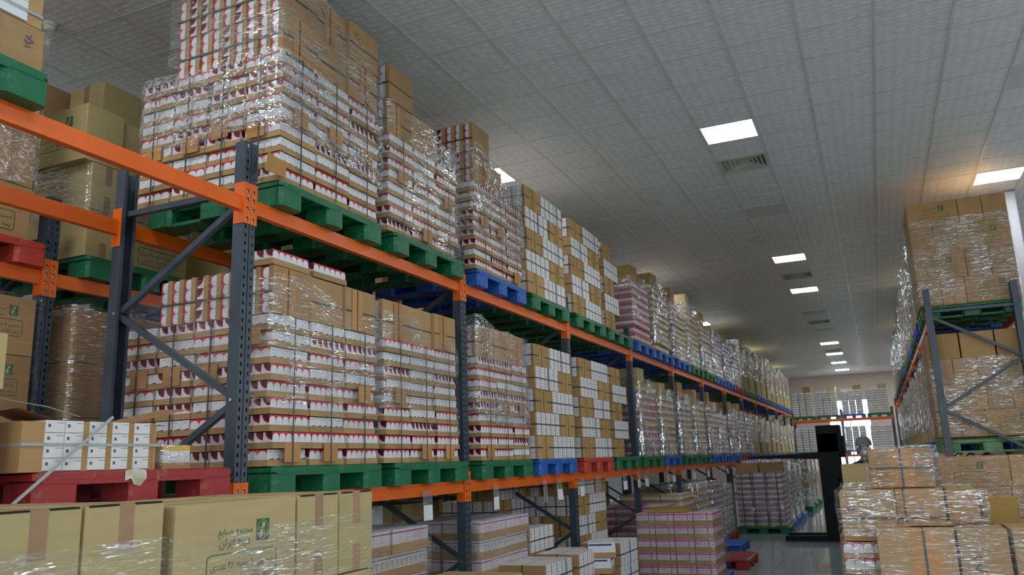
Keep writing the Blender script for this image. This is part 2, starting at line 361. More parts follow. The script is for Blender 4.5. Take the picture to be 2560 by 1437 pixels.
for i in range(i0, i1+1):
    for j in range(j0, j1+1):
        if (i, j) in skip: continue
        x, y = CX0+i*CPX, CY0+j*CPY
        if x < XMIN-.3 or x+CPX > XMAX+.3 or y < YMIN-.3 or y+CPY > YMAX+.02: continue
        q = in_frame(x+.3, y+.28, CEIL); cells.append(((q[2] if q and -60 < q[0] < 2620 and -60 < q[1] < 1000 else 999), x, y))
cells.sort(); 
for k, (dist, x, y) in enumerate(cells):
    if k < 295 and dist < 900: link('ceiling_tile', ctm, ce, (x, y, CEIL))
    else: rest.box(x+.011, x+CPX-.011, y+.007, y+CPY-.007, CEIL+.002, CEIL+.014, 'ceiling_tile')
link('more_ceiling_tiles', rest.mesh('more_ceiling_tiles'), ce, kind='stuff')
for i in range(i0, i1+2):
    x = CX0+i*CPX
    if XMIN < x < XMAX: link('ceiling_bar', MB().box(x-.0125, x+.0125, YMIN, YMAX-.03, CEIL-.004, CEIL+.03, 'grid_metal').mesh('ceiling_bar'), ce)
cb = MB().box(XMIN, XMAX, -.009, .009, CEIL-.002, CEIL+.028, 'grid_metal').mesh('ceiling_cross_bar')
for j in range(j0, j1+2):
    y = CY0+j*CPY
    if YMIN < y < YMAX-.05: link('ceiling_cross_bar', cb, ce, (0, y, 0))

lamp_frame = MB()
for a, b, c, d in ((.012, .588, .012, .026), (.012, .588, .529, .543), (.012, .026, .026, .529), (.574, .588, .026, .529)): lamp_frame.box(a, b, c, d, -.008, .012, 'frame_white')
lamp_frame = lamp_frame.mesh('lamp_frame')
lamp_diff = MB().box(.026, .574, .026, .529, -.004, .012, 'frame_white', nz='light_panel').mesh('diffuser')
def lamp(i, j, label):
    o = link('ceiling_light', None, None, (CX0+i*CPX, CY0+j*CPY, CEIL), label=label, cat='light', group='square ceiling light panels')
    link('frame', lamp_frame, o); link('diffuser', lamp_diff, o)
seen = {(0, 0): 'square white light panel nearest the big ceiling vent, large and bright', (0, 12): 'square light panel just before the second ceiling vent over the aisle',
        (0, 18): 'square light panel just beyond the second ceiling vent over the aisle', (0, 36): 'first of the four far light panels in a row above the aisle',
        (0, 42): 'second of the four far light panels in a row above the aisle', (0, 48): 'third of the four far light panels in a row above the aisle',
        (0, 54): 'last light panel of the aisle row, close to the far wall', (5, 6): 'square light panel above the tall brown box stack on the short rack',
        (-5, 0): 'light panel peeking out behind the third wrapped stack on the upper beams', (-5, 24): 'light panel peeking out above the yellow and white wrapped loads'}
for i, j in LIGHTS: lamp(i, j, seen.get((i, j), 'square white light panel set in the ceiling grid away from the aisle'))
def vent_mesh():
    out = []
    for k in range(5):
        m = MB(); a = .03+k*.048; b = a+.012; X1, Y1 = .6-a, .555-a
        for (x0, x1, y0, y1) in ((a, X1, a, b), (a, X1, Y1-.012, Y1), (a, b, b, Y1-.012), (X1-.012, X1, b, Y1-.012)):
            m.box(x0, x1, y0, y1, -.012+.004*k, .02, 'vent_paint')
        # sloping louvre ring
        c, zz = a+.036, .02
        A = [(a, a), (X1, a), (X1, Y1), (a, Y1)]; B = [(c, c), (.6-c, c), (.6-c, .555-c), (c, .555-c)]
        for q in range(4):
            w_ = (q+1) % 4; m.quad([(*A[q], -.010+.004*k), (*A[w_], -.010+.004*k), (*B[w_], zz), (*B[q], zz)], 'vent_paint')
        out.append(m.mesh('louvre_ring'))
    return out
vm = vent_mesh(); vback = MB().box(.012, .588, .012, .543, .024, .03, 'black_gap').mesh('vent_back'); vrim = MB()
for a, b, c, d in ((.01, .59, .01, .034), (.01, .59, .521, .545), (.01, .034, .034, .521), (.566, .59, .034, .521)): vrim.box(a, b, c, d, -.016, .02, 'vent_paint')
vrim = vrim.mesh('vent_rim'); vcen = MB().box(.25, .35, .23, .325, .006, .012, 'vent_paint').mesh('vent_centre')
for (i, j), lb in zip(VENTS, ('large square louvred vent beyond the first ceiling light', 'louvred vent between the second and third ceiling lights over the aisle',
                              'louvred vent far down the ceiling before the four far lights', 'small far louvred vent between the first two of the four far lights')):
    o = link('ceiling_vent', None, None, (CX0+i*CPX, CY0+j*CPY, CEIL), label=lb, cat='vent', group='square ceiling vents')
    link('vent_back', vback, o); link('vent_rim', vrim, o); link('vent_centre', vcen, o)
    for me in vm: link('louvre_ring', me, o)
bp = MB().box(.012, .588, .012, .543, -.002, .014, 'blank_panel').mesh('blank_panel')
for i, j in BLANKS: link('blank_panel', bp, ce, (CX0+i*CPX, CY0+j*CPY, CEIL))
sd = link('smoke_detector', MB().cyl((0, 0), .055, -.028, 0, 'ivory_plastic', 20).mesh('smoke_detector'), None, (-5.6, 3.88, CEIL), label='round ivory smoke detector on the ceiling tiles', cat='detector')
link('sensor_dome', MB().cyl((0, 0), .028, -.055, -.028, 'ivory_plastic', 18, r2=.05).mesh('sensor_dome'), sd)
link('sensor_slot', MB().cyl((0, 0), .052, -.0285, -.024, 'black_gap', 18).mesh('sensor_slot'), sd)

# ------------------------------------------------------------------ pallet racks
ZL, ZU = 1.567, 3.2775          # beam centre heights
UH = 3.66
def upright_mesh(h):
    m = MB(); mat = 'upright_paint'; zs = [0, .06]; holes = set(); z = .06
    while z+.05 < h: zs += [z+.015, z+.037, z+.05]; z += .05
    zs.append(h); ys = [-.05, -.034, -.022, -.004, .004, .022, .034, .05]
    for k in range(len(zs)-1):
        if k >= 2 and (k-2) % 3 == 0 and zs[k+1]-zs[k] < .03: holes |= {(1, k), (5, k)}
        holes.add((3, k))
    m.plate(ys, zs, holes, mat)
    m.box(-.010, -.006, -.004, .004, 0, h, mat); 
    for sgn in (-1, 1):
        y = .004*sgn; m.quad([(0, y, 0), (-.008, y, 0), (-.008, y, h), (0, y, h)], mat)
        y = .05*sgn
        m.box(-.075, 0, min(y, y-.002*sgn), max(y, y-.002*sgn), 0, h, mat)
        m.box(-.077, -.075, min(y, y-.022*sgn), max(y, y-.022*sgn), 0, h, mat)
    return m.mesh('upright')
foot_m = MB().box(-.1, .02, -.07, .07, 0, .006, 'upright_paint').mesh('base_plate')
def beam_mesh(L):
    return MB().sweep([(-.006, -.0475), (-.006, .022), (-.022, .022), (-.022, .0475), (-.05, .0475), (-.05, -.0475)], 'y', .052, L-.052, 'orange_paint').mesh('beam')
def conn_mesh():
    m = MB(); ys = [.001, .017, .033, .052]; zs = [-.124]; holes = set()
    for c in (-.095, -.035, .020, .075): zs += [c-.011, c+.011]
    zs.append(.124)
    for k in (1, 3, 5, 7): holes.add((1, k))
    m.plate(ys, zs, holes, 'orange_paint', .006)
    m.box(-.07, .006, .052, .056, -.124, .124, 'orange_paint'); m.box(.0, .006, .001, .003, -.124, .124, 'orange_paint')
    for k, c in enumerate((-.095, -.035, .020, .075)): m.box(.0015, .003, .019, .031, c-.009, c+.004, 'zinc')
    m.cyl((.027, .045), .007, .006, .010, 'zinc', 10, 'x')
    return m.mesh('connector')
conn_r = conn_mesh()
conn_l = conn_r.copy()
for v in conn_l.vertices: v.co.y = -v.co.y
conn_l.flip_normals(); conn_l.name = 'connector'
bolt_m = MB().cyl((0, 0), .009, -.006, .006, 'zinc', 8, 'y').mesh('bolt')

def rack(name, label, origin, rotz, nb, levels, h=UH, depth=1.05, brace_top=None, first_bay=0, S_=S, near=3):
    """front face on local x=0 facing +x, bays along +y"""
    root = link(name, None, None, origin, (0, 0, rotz), label=label, cat='rack')
    um = cached(('up', h), lambda: upright_mesh(h)); bm = cached(('beam', S_), lambda: beam_mesh(S_))
    for k in range(nb+1):
        y = k*S_
        a = link('upright', um, root, (0, y, 0)); b = link('upright', um, root, (-depth, y, 0), (0, 0, math.pi))
        link('base_plate', foot_m, a); link('base_plate', foot_m, b)
        # braces: horizontal at the top, then a zigzag
        zt = h-.29; xa, xb = -.04, -depth+.04
        br = MB().bar((xa, 0, zt), (xb, 0, zt), .035, .035, 'upright_paint'); link('brace', cached(('bh', h, depth), lambda: br.mesh('brace')), root, (0, y, 0))
        nodes = []; z = zt-.06; f = 0
        while z > .25: nodes.append((xa if f == 0 else xb, z)); z -= .585; f ^= 1
        for q in range(len(nodes)-1):
            (x0, z0), (x1, z1) = nodes[q], nodes[q+1]
            key = ('bd', h, depth, q)
            link('brace', cached(key, lambda: MB().bar((x0, 0, z0), (x1, 0, z1), .035, .035, 'upright_paint', (0, 1, 0)).mesh('brace')), root, (0, y, 0))
            if k < near: link('bolt', bolt_m, root, (x1*.98, y-.053, z1))
    for k in range(nb):
        for z in levels:
            for xx, rz in ((0, 0), (-depth, math.pi)):
                if rz == 0: o = link('beam', bm, root, (xx, k*S_, z)); 
                else: o = link('beam', bm, root, (xx, k*S_+S_, z), (0, 0, math.pi))
                link('connector', conn_r, o); link('connector', conn_l, o, (0, S_, 0))
    return root
rack('pallet_rack', 'long orange and blue-grey pallet rack running along the aisle, full of carton trays', (XF, D1-S, 0), 0, 13, (ZL, ZU))
rack('pallet_rack', 'orange and blue-grey rack behind the long rack, holding brown printed boxes', (-4.88, D1-S, 0), 0, 6, (ZL, 3.045), h=3.60)
RX, RY = .734, 11.507
rr_ = rack('pallet_rack', 'rack across the aisle whose bare end frame shows diagonal braces', (RX, RY+9*S, 0), math.pi, 9, (1.62, 3.31), h=3.73)
FY = 38.6
rack('pallet_rack', 'rack standing across the far wall in front of the bright window', (-3.42, FY, 0), -math.pi/2, 2, (1.545, 3.10), h=3.55, S_=2.04, near=0)

# ------------------------------------------------------------------ pallets
PH = .16
def pallet_meshes(col):
    d = MB(); hx = hy = .56
    d.cbox(-hx, hx, -hy, hy, .125, PH, col, .02)
    for sx in (-1, 1): d.box(sx*hx-(.02 if sx > 0 else 0), sx*hx+(.02 if sx < 0 else 0), -hy+.03, hy-.03, .105, .126, col)
    for k in range(-5, 6): d.box(-hx+.03, hx-.03, k*.1-.004, k*.1+.004, .108, .126, col)
    foot = MB().cbox(-.105, .105, -.105, .105, 0, .126, col, .022); mid = MB().cbox(-.105, .105, -.085, .085, 0, .126, col, .022)
    run = MB().box(-.36, .36, -.075, .075, 0, .022, col)
    whole = MB(); whole.v, whole.f, whole.m, whole.uv, whole.mats = list(d.v), list(d.f), list(d.m), list(d.uv), list(d.mats)
    for ix in (-.455, 0, .455):
        for iy in (-.455, 0, .455):
            h_ = .105 if iy else .085; whole.cbox(ix-.105, ix+.105, iy-h_, iy+h_, 0, .126, col, .022)
    for iy in (-.455, 0, .455): whole.box(-.455, .455, iy-.07, iy+.07, 0, .022, col)
    return d.mesh('pallet_deck'), foot.mesh('foot'), mid.mesh('foot'), run.mesh('runner'), whole.mesh('pallet')
PCOL = {'green': 'green_plastic', 'blue': 'blue_plastic', 'red': 'red_plastic', 'orange-red': 'orange_red_plastic', 'pale green': 'light_green_wood'}
def pallet(col, x, y, z, label, group, detail=False, rotz=0):
    pm = cached(('pal', col), lambda: pallet_meshes(PCOL[col]))
    if not detail: return link('plastic_pallet', pm[4], None, (x, y, z), (0, 0, rotz), label=label, cat='pallet', group=group)
    o = link('plastic_pallet', pm[0], None, (x, y, z), (0, 0, rotz), label=label, cat='pallet', group=group)
    for ix in (-.455, 0, .455):
        for iy in (-.455, 0, .455): link('foot', pm[1] if iy else pm[2], o, (ix, iy, 0))
    for iy in (-.455, 0, .455): link('runner', pm[3], o, (0, iy, 0))
    return o
XP = XF-.49                     # pallet centre in the long rack
def bay_y(b, k): return D1+S*(b-1)+(.75 if k == 0 else 2.05)
TOPL, TOPU = ZL+.0475+PH, ZU+.0475+PH
upc = ['green', 'green', 'blue', 'green', 'green', 'green', 'blue', 'blue', 'blue', 'green', 'green', 'blue', 'blue', 'red', 'green', 'green', 'blue', 'blue', 'green', 'blue', 'blue', 'blue', 'blue', 'blue']
loc_ = ['green', 'green', 'green', 'blue', 'orange-red', 'green', 'green', 'blue', 'green', 'green', 'blue', 'blue', 'blue', 'red', 'blue', 'green', 'blue', 'blue', 'blue', 'blue', 'red', 'green', 'blue', 'green']
def ordn(n): return ORD[n] if n < 20 else {20: 'twenty-first', 21: 'twenty-second', 22: 'twenty-third', 23: 'twenty-fourth'}[n]
for lev, cols, zb, nm in (('upper', upc, TOPU-PH, 'upper'), ('lower', loc_, TOPL-PH, 'lower')):
    for n, c in enumerate(cols):
        b, k = n//2+1, n % 2
        pallet(c, XP, bay_y(b, k), zb, f'{c} plastic pallet, {ordn(n)} along the {nm} beams from the first braced upright', f'pallets on the {nm} beams of the long rack', n < 6)
# bay before the first upright
pallet('red', XP, D1-.69, TOPL-PH, 'worn red plastic pallet with a torn paper label under the strapped white packs', 'pallets before the first upright', True)
pallet('red', XP, D1-1.97, TOPL-PH, 'red pallet of which only a corner shows beside the worn red pallet', 'pallets before the first upright', True)
pallet('green', XP, D1-1.9, TOPU-PH, 'green pallet high at the picture edge carrying strapped cartons and a handwritten box', 'pallets before the first upright', True)

# ------------------------------------------------------------------ prints on boxes
FORMS = {}
for c in list(range(0xFB50, 0xFE00))+list(range(0xFE70, 0xFF00)):
    d = unicodedata.decomposition(chr(c)).split()
    if len(d) == 2: FORMS.setdefault(chr(int(d[1], 16)), {})[d[0]] = chr(c)
    if len(d) == 3 and d[1] == '0644' and d[2] == '0627': FORMS.setdefault('LA', {})[d[0]] = chr(c)
NOJOIN = set('اآدذرزژو') | {'LA'}
def shaped(s):
    toks, i = [], 0
    while i < len(s):
        if s[i:i+2] == 'لا': toks.append('LA'); i += 2
        else: toks.append(s[i]); i += 1
    out = []
    for k, t in enumerate(toks):
        if t not in FORMS: out.append(t); continue
        pj = k > 0 and toks[k-1] in FORMS and toks[k-1] not in NOJOIN; nj = k+1 < len(toks) and toks[k+1] in FORMS and t not in NOJOIN
        out.append(FORMS[t].get('<medial>' if pj and nj else '<final>' if pj else '<initial>' if nj else '<isolated>') or FORMS[t]['<isolated>'])
    return re.sub('[۰-۹]+', lambda m: m.group(0)[::-1], ''.join(reversed(out)))
def text_geo(s, width, x, y, align='L'):
    """flat letter outlines, width metres wide, left end at x, base line y"""
    cu = bpy.data.curves.new('lettering', 'FONT'); cu.body = s; cu.resolution_u = 2
    o = bpy.data.objects.new('lettering', cu); COL.objects.link(o); dg = bpy.context.evaluated_depsgraph_get(); ev = o.evaluated_get(dg); me = ev.to_mesh()
    vs = [v.co.copy() for v in me.vertices]; fs = [tuple(p.vertices) for p in me.polygons]; ev.to_mesh_clear(); bpy.data.objects.remove(o); bpy.data.curves.remove(cu)
    x0 = min(v.x for v in vs); k = width/(max(v.x for v in vs)-x0)
    return [((v.x-x0)*k+x, v.y*k+y) for v in vs], fs
def stroke(m, pts, w, z, mat):
    for (a, b), (c, d) in zip(pts[:-1], pts[1:]):
        L = math.hypot(c-a, d-b) or 1; nx, ny = -(d-b)/L*w/2, (c-a)/L*w/2
        m.quad([(a+nx, b+ny, z), (a-nx, b-ny, z), (c-nx, d-ny, z), (c+nx, d+ny, z)], mat)
def round_rect(x0, x1, y0, y1, r, n=5):
    P = []
    for cx, cy, a0 in ((x1-r, y1-r, 0), (x0+r, y1-r, 90), (x0+r, y0+r, 180), (x1-r, y0+r, 270)):
        for k in range(n+1):
            a = math.radians(a0+90*k/n); P.append((cx+r*math.cos(a), cy+r*math.sin(a)))
    return P+[P[0]]
def box_print(lines, W=.62, base='cardboard_pale'):
    """print in the plane z=0, x to the right, y up, top left corner of the box face at (0,0)"""
    m = MB(); G = 'ink_green'; s = W/.64
    lx, ly, lw, lh = .415*s, -.155*s, .074*s, .082*s
    m.quad([(lx, ly, 0), (lx+lw, ly, 0), (lx+lw, ly+lh, 0), (lx, ly+lh, 0)], G)
    cx, cy = lx+lw/2, ly+lh/2
    ring = [(cx+.031*s*math.cos(t), cy+.036*s*math.sin(t)) for t in [2*math.pi*k/24 for k in range(25)]]; stroke(m, ring, .0028*s, .0003, base)
    for px, py, rx, ry in ((.004, .017, .010, .012), (-.008, -.014, .012, .016)):
        m.quad([(cx+px*s+rx*s*math.cos(2*math.pi*k/14), cy+py*s+ry*s*math.sin(2*math.pi*k/14), .0003) for k in range(14)], base)
    stroke(m, [(cx-.026*s, cy+.004*s), (cx-.010*s, cy+.010*s), (cx+.010*s, cy-.006*s), (cx+.012*s, cy-.026*s)], .003*s, .0003, base)
    stroke(m, round_rect(.155*s, .535*s, -.318*s, -.188*s, .018*s), .0045*s, 0, G)
    for txt, wd, x, y in zip(lines, (.185, .165, .34, .32), (.207, .215, .175, .19), (-.118, -.162, -.242, -.295)):
        vs, fs = cached(('txt', txt), lambda: text_geo(shaped(txt), 1.0, 0, 0)); b = len(m.v)
        m.v += [(x*s+a*wd*s, y*s+c*wd*s, 0) for a, c in vs]
        for f in fs: m.f.append(tuple(b+i for i in f)); m.m.append(m.mi(G)); m.uv.append([(0, 0)]*len(f))
    return m.mesh('print')
T_A = ('مجتمع صنایع', 'دینه ایران', 'محتوی ۱۰ جعبه ۴۸ عددی', 'پماد کالاندولا ۱۵ گرمی')
T_B = ('مجتمع صنایع', 'دینه ایران', 'محتوی ۶ جعبه ۴۸ عددی', 'پماد کالاندولا ۳۰ گرمی')
PRINT = {'a': box_print(T_A), 'b': box_print(T_B, .60, 'cardboard_box')}
FACE = {'+x': Matrix(((0, 0, 1), (1, 0, 0), (0, 1, 0))), '-y': Matrix(((1, 0, 0), (0, 0, -1), (0, 1, 0))), '-x': Matrix(((0, 0, -1), (-1, 0, 0), (0, 1, 0)))}

def carton_box(x0, x1, y0, y1, z0, z1, label, group, mat='cardboard_pale', prints=(), tapes=(), flaps=False, yaw=0.0, name='cardboard_box'):
    """closed cardboard box; prints = [(face, key)], tapes = [face]"""
    dx, dy, dz = x1-x0-.006, y1-y0-.006, z1-z0-.004; hx, hy = dx/2, dy/2
    key = ('cb', round(dx, 3), round(dy, 3), round(dz, 3), mat)
    me = cached(key, lambda: MB().cbox(-hx, hx, -hy, hy, 0, dz, mat, .004).mesh('cardboard_box'))
    o = link(name, me, None, ((x0+x1)/2, (y0+y1)/2, z0), (0, 0, yaw), label=label, cat='box', group=group)
    seam = dx < dy
    if seam: sm = cached(('seam', key), lambda: MB().box(-.0015, .0015, -hy+.004, hy-.004, dz, dz+.0008, 'black_gap').mesh('flap_seam'))
    else: sm = cached(('seam', key), lambda: MB().box(-hx+.004, hx-.004, -.0015, .0015, dz, dz+.0008, 'black_gap').mesh('flap_seam'))
    link('flap_seam', sm, o)
    for f in tapes:
        wd = .055
        def tp():
            m = MB(); t = .0012; dn = min(dz*.42, .14)
            if f in ('+x', '-x'):
                sg = 1 if f == '+x' else -1; xx = hx*sg
                m.box(min(xx, xx+t*sg), max(xx, xx+t*sg), -wd/2, wd/2, dz-dn, dz-.003, 'tape'); m.box(min(xx, xx+t*sg), max(xx, xx+t*sg), -wd/2, wd/2, 0.002, dn*.8, 'tape')
                m.box(-hx, hx, -wd/2, wd/2, dz, dz+t, 'tape')
            else:
                m.box(-wd/2, wd/2, -hy-t, -hy, dz-dn, dz-.003, 'tape'); m.box(-wd/2, wd/2, -hy-t, -hy, .002, dn*.8, 'tape'); m.box(-wd/2, wd/2, -hy, hy, dz, dz+t, 'tape')
            return m.mesh('tape')
        link('tape', cached(('tape', key, f), tp), o)
    if flaps:
        for f in tapes:
            if f == '+x':
                for a, b in ((-hy+.01, -.03), (.03, hy-.01)): link('flap_gap', MB().box(hx-.03, hx+.0006, a, b, dz-.006, dz+.0005, 'black_gap').mesh('flap_gap'), o)
    for f, k in prints:
        L = {'+x': (hx+.0012, -hy, dz), '-y': (-hx, -hy-.0012, dz), '-x': (-hx-.0012, hy, dz)}[f]
        wface = dy if f in ('+x', '-x') else dx; sc = wface/.62
        link('print', PRINT[k], o, L, FACE[f] @ Matrix.Scale(min(sc, dz/.345), 3))
    return o

# ------------------------------------------------------------------ carton trays (white and red cartons in brown trays)
TLX, TLY, TH = .29, .355, .036
def tray_mesh():
    m = MB(); t = .004; a, b = TLX/2, TLY/2; K = 'cardboard'
    m.box(-a, a, -b, b, 0, .004, K)
    for q in ((-a, a, -b, -b+t), (-a, a, b-t, b), (-a, -a+t, -b+t, b-t), (a-t, a, -b+t, b-t)): m.box(*q, .004, TH, K)
    return m.mesh('carton_tray')
TRAY = tray_mesh()
VAR = {'am': ('arch', 'maroon'), 'ma': ('maroon', 'plain'), 'pa': ('plain', 'arch'), 'aa': ('arch', 'arch'), 'pp': ('plain', 'plain'), 'mm': ('maroon', 'maroon')}
CDX, CDY = .0685, .0565
def carton_mesh(var, ch):
    px, ny = VAR[var]; a, b = CDX/2-.0006, CDY/2-.0006
    return MB().box(-a, a, -b, b, 0, ch, 'white_card', px='carton_'+px, ny='carton_'+ny).mesh('carton')
def cartons_joined(var, ch, front, end):
    m = MB(); px, ny = VAR[var]; a, b = CDX/2-.0006, CDY/2-.0006
    for i in range(4):
        for j in range(6):
            if (front and i == 3) or (end and j == 0):
                x, y = (i-1.5)*(CDX+.001), (j-2.5)*(CDY+.001); m.box(x-a, x+a, y-b, y+b, .005, .005+ch, 'white_card', px='carton_'+px, ny='carton_'+ny)
    return m.mesh('cartons')
def fill_mesh(ch): return MB().box(-.135, .068, -.112, .168, .005, ch, 'white_card').mesh('inner_cartons')
def tray(x, y, z, pitch, var, front, end, fine, label, group, standing=False, jit=.006):
    ch = pitch-.010
    rot = Matrix.Rotation(RND.uniform(-.015, .015), 3, 'Z')
    if standing: rot = Matrix(((0, 0, -1), (0, 1, 0), (1, 0, 0)))
    o = link('carton_tray', TRAY, None, (x+RND.uniform(-jit, jit), y+RND.uniform(-jit, jit)*.7, z), rot, label=label, cat='tray', group=group)
    fm = cached(('fill', round(ch, 3)), lambda: fill_mesh(ch-.004)); link('inner_cartons', fm, o)
    if fine:
        cm = cached(('carton', var, round(ch, 3)), lambda: carton_mesh(var, ch))
        for i in range(4):
            for j in range(6):
                if (front and i == 3) or (end and j == 0): link('carton', cm, o, ((i-1.5)*(CDX+.001), (j-2.5)*(CDY+.001), .005))
    else:
        link('cartons', cached(('cj', var, round(ch, 3), front, end), lambda: cartons_joined(var, ch, front, end)), o, kind='stuff')
    return o

def loop_strap(name, x, y0, y1, z0, z1, depth, label, group, mat='strap_dark', w=.012, vertical=True):
    """strap running up the front of a column, over its top and down the back"""
    m = MB(); t = .0015; yc = (y0+y1)/2
    m.box(x, x+t, yc-w/2, yc+w/2, z0, z1, mat); m.box(x-depth, x, yc-w/2, yc+w/2, z1, z1+t, mat); m.box(x-depth-t, x-depth, yc-w/2, yc+w/2, z0, z1, mat)
    return link(name, m.mesh(name), None, label=label, cat='strap', group=group)

def film(x0, x1, y0, y1, z0, z1, label, group, mat='film_clear', seed=0, amp=.012, tilt=0.0, parent=None, nz=16, name='stretch_film', wav=.0):
    """band of stretch film round a load: rounded rectangle in plan, crinkled"""
    P = []; r = .05; n = 5
    for cx, cy, a0 in ((x1-r, y1-r, 0), (x0+r, y1-r, 90), (x0+r, y0+r, 180), (x1-r, y0+r, 270)):
        for k in range(n+1):
            a = math.radians(a0+90*k/n); P.append((cx+r*math.cos(a), cy+r*math.sin(a)))
    Q = []
    for i in range(len(P)):
        a, b = Vector(P[i]), Vector(P[(i+1) % len(P)]); L = (b-a).length; m_ = max(1, int(L/.055))
        for k in range(m_): Q.append(a.lerp(b, k/m_))
    m = MB(); nq = len(Q); cx, cy = (x0+x1)/2, (y0+y1)/2; rings = []
    for k in range(nz+1):
        f = k/nz; row = []
        for q in Q:
            z = z0+(z1-z0)*f+tilt*(q.y-cy)/(y1-y0)+(wav*noise.noise(Vector((q.x*3, q.y*3, seed+7))) if k in (0, nz) else 0)
            d = (q-Vector((cx, cy))); d.normalize()
            e = amp*noise.noise(Vector((q.x*5+seed, q.y*5, z*11)))+amp*.5*noise.noise(Vector((q.x*17, q.y*17+seed, z*23)))
            row.append((q.x+d.x*e, q.y+d.y*e, z))
        rings.append(row)
    b = len(m.v); m.v = [p for row in rings for p in row]
    for k in range(nz):
        for i in range(nq):
            j = (i+1) % nq; m.f.append((k*nq+i, k*nq+j, (k+1)*nq+j, (k+1)*nq+i)); m.m.append(m.mi(mat)); m.uv.append(((0, 0), (1, 0), (1, 1), (0, 1)))
    me = m.mesh(name, True)
    if parent: return link(name, me, parent)
    return link(name, me, None, label=label, cat='film', group=group)

STAND = {}
def tray_load(n, lev, top, y0, layers, pitch, tiers, fine, back, tag, seed):
    """white and red carton trays on the n-th pallet; tiers = list of widths (in trays) stood on edge above"""
    RND.seed(seed); xc = XF+.045-TLX/2
    grp = f'carton trays on the {lev} {tag} pallet'; where = f'{tag} stack of the {lev} beams'
    z = top
    for L in range(layers):
        base = ['am', 'pa', 'pa', 'ma', 'pp', 'aa', 'ma', 'pp', 'pa', 'am'][(L+seed) % 10] if L > 2 else 'am'
        sl = RND.uniform(-.012, .012)
        for c in range(3):
            v = base if RND.random() < .6 else RND.choice(list(VAR))
            tray(xc+sl+(L % 2)*.008, y0+TLY/2+c*(TLY+.014), z, pitch, v, True, c == 0, fine, f'white-red carton tray, {ORD[L]} layer, {ORD[c]} along, {where}', grp, jit=.011)
        for r in range(1, back+1):
            v = RND.choice(['mm', 'am', 'mm', 'pp', 'pa', 'aa', 'pp'])
            tray(xc-r*(TLX+.008), y0+TLY/2+sl, z, pitch, v, False, True, fine, f'end-face white-red carton tray, {ORD[L]} layer, {ORD[r-1]} back, {where}', grp, jit=.011)
        z += pitch
    zt = z; g2 = f'upright trays on the {lev} {tag} stack'
    for T, w_ in enumerate(tiers):
        nback = max(1, back)*3 if back > 1 else 4
        for c in range(w_):
            dx = RND.uniform(-.018, .018); zz = z+TLX/2+.001
            for r in range(nback if c == 0 else 1):
                tt = tray(XF+.03+dx-r*(pitch+.003), y0+.01+TLY/2+c*(TLY+.006), zz, pitch, RND.choice(['aa', 'pa', 'pa', 'aa', 'mm']), False, True, fine, f'edge-up carton tray, {ORD[c]} along and {ORD[r]} back, {("lower", "upper")[T]} tier, {where}', g2, standing=True, jit=.003)
                if r == 0: STAND[(lev, tag, T, c)] = tt
            yc = y0+.01+TLY/2+c*(TLY+.006); xs = XF+.03+dx+.0005
            m = MB(); m.box(xs, xs+.0015, yc-TLY/2, yc+TLY/2, zz-.02, zz-.008, 'strap_dark')
            if c == 0: m.box(xs-.10*nback, xs, yc-TLY/2-.0025, yc-TLY/2-.001, zz-.02, zz-.008, 'strap_dark')
            link('packing_strap', m.mesh('packing_strap'), None, label=f'dark strap round the {("lower", "upper")[T]} edge-up trays, {ORD[c]} along, {where}', cat='strap', group=f'straps on the {lev} {tag} stack')
            if (c+T) % 2 == 0:
                yo = yc+RND.uniform(-.06, .06)
                link('cardboard_pad', cached(('vpad',), lambda: MB().box(0, .003, -.06, .06, 0, TLX-.01, 'cardboard_pad').box(.003, .0045, -.006, .006, 0, TLX-.01, 'strap_dark').mesh('cardboard_pad')), None, (xs+.0016, yo, z+.003), label=f'orange-brown pad on the {("lower", "upper")[T]} edge-up trays, {ORD[c]} along, {where}', cat='pad', group=f'pads on the {lev} {tag} stack')
        z += TLX+.004
    # straps on the columns and cardboard pads under them
    for c in range(3):
        yc = y0+TLY/2+c*(TLY+.014)
        loop_strap('packing_strap', XF+.07, yc, yc, top, zt-.004, .30, f'dark strap down the {ORD[c]} tray column of the {where}', f'straps on the {lev} {tag} stack')
        zz = top+RND.choice([.02, .40, .42])
        link('cardboard_pad', MB().box(0, .004, -.07, .07, 0, .11, 'cardboard_pad').mesh('cardboard_pad'), None, (XF+.066, yc, zz), label=f'brown cardboard pad under the {ORD[c]} strap of the {where}', cat='pad', group=f'pads on the {lev} {tag} stack')
    if back > 1:
        for r in range(back+1):
            xx = xc-r*(TLX+.008)
            link('packing_strap', MB().box(xx-.006, xx+.006, y0-.026, y0-.0245, top, zt-.004, 'strap_dark').mesh('packing_strap'), None, label=f'dark strap down the end face, {ORD[r]} from the corner, {where}', cat='strap', group=f'straps on the {lev} {tag} stack')
            zz = top+RND.choice([.3, .35, .5, .7]); 
            link('cardboard_pad', MB().box(-.07, .07, -.004, 0, 0, .11, 'cardboard_pad').mesh('cardboard_pad'), None, (xx+RND.uniform(-.03, .03), y0-.02, zz), label=f'brown cardboard pad, end face, {ORD[r]} from the corner, {where}', cat='pad', group=f'pads on the {lev} {tag} stack')
    return zt, z
Y1 = lambda b, k: bay_y(b, k)-.56
tray_load(0, 'upper', TOPU, Y1(1, 0)+.0, 9, .0965, [3, 3], True, 3, 'first', 3)
tray_load(1, 'upper', TOPU, Y1(1, 1)-.06, 8, .0965, [2, 1], True, 1, 'second', 14)
tray_load(2, 'upper', TOPU, Y1(2, 0)-.02, 9, .093, [2, 1], False, 1, 'third', 25)
tray_load(0, 'lower', TOPL, Y1(1, 0)-.02, 9, .098, [3], True, 3, 'first', 36)
tray_load(1, 'lower', TOPL, Y1(1, 1)-.12, 9, .098, [3], True, 1, 'second', 47)
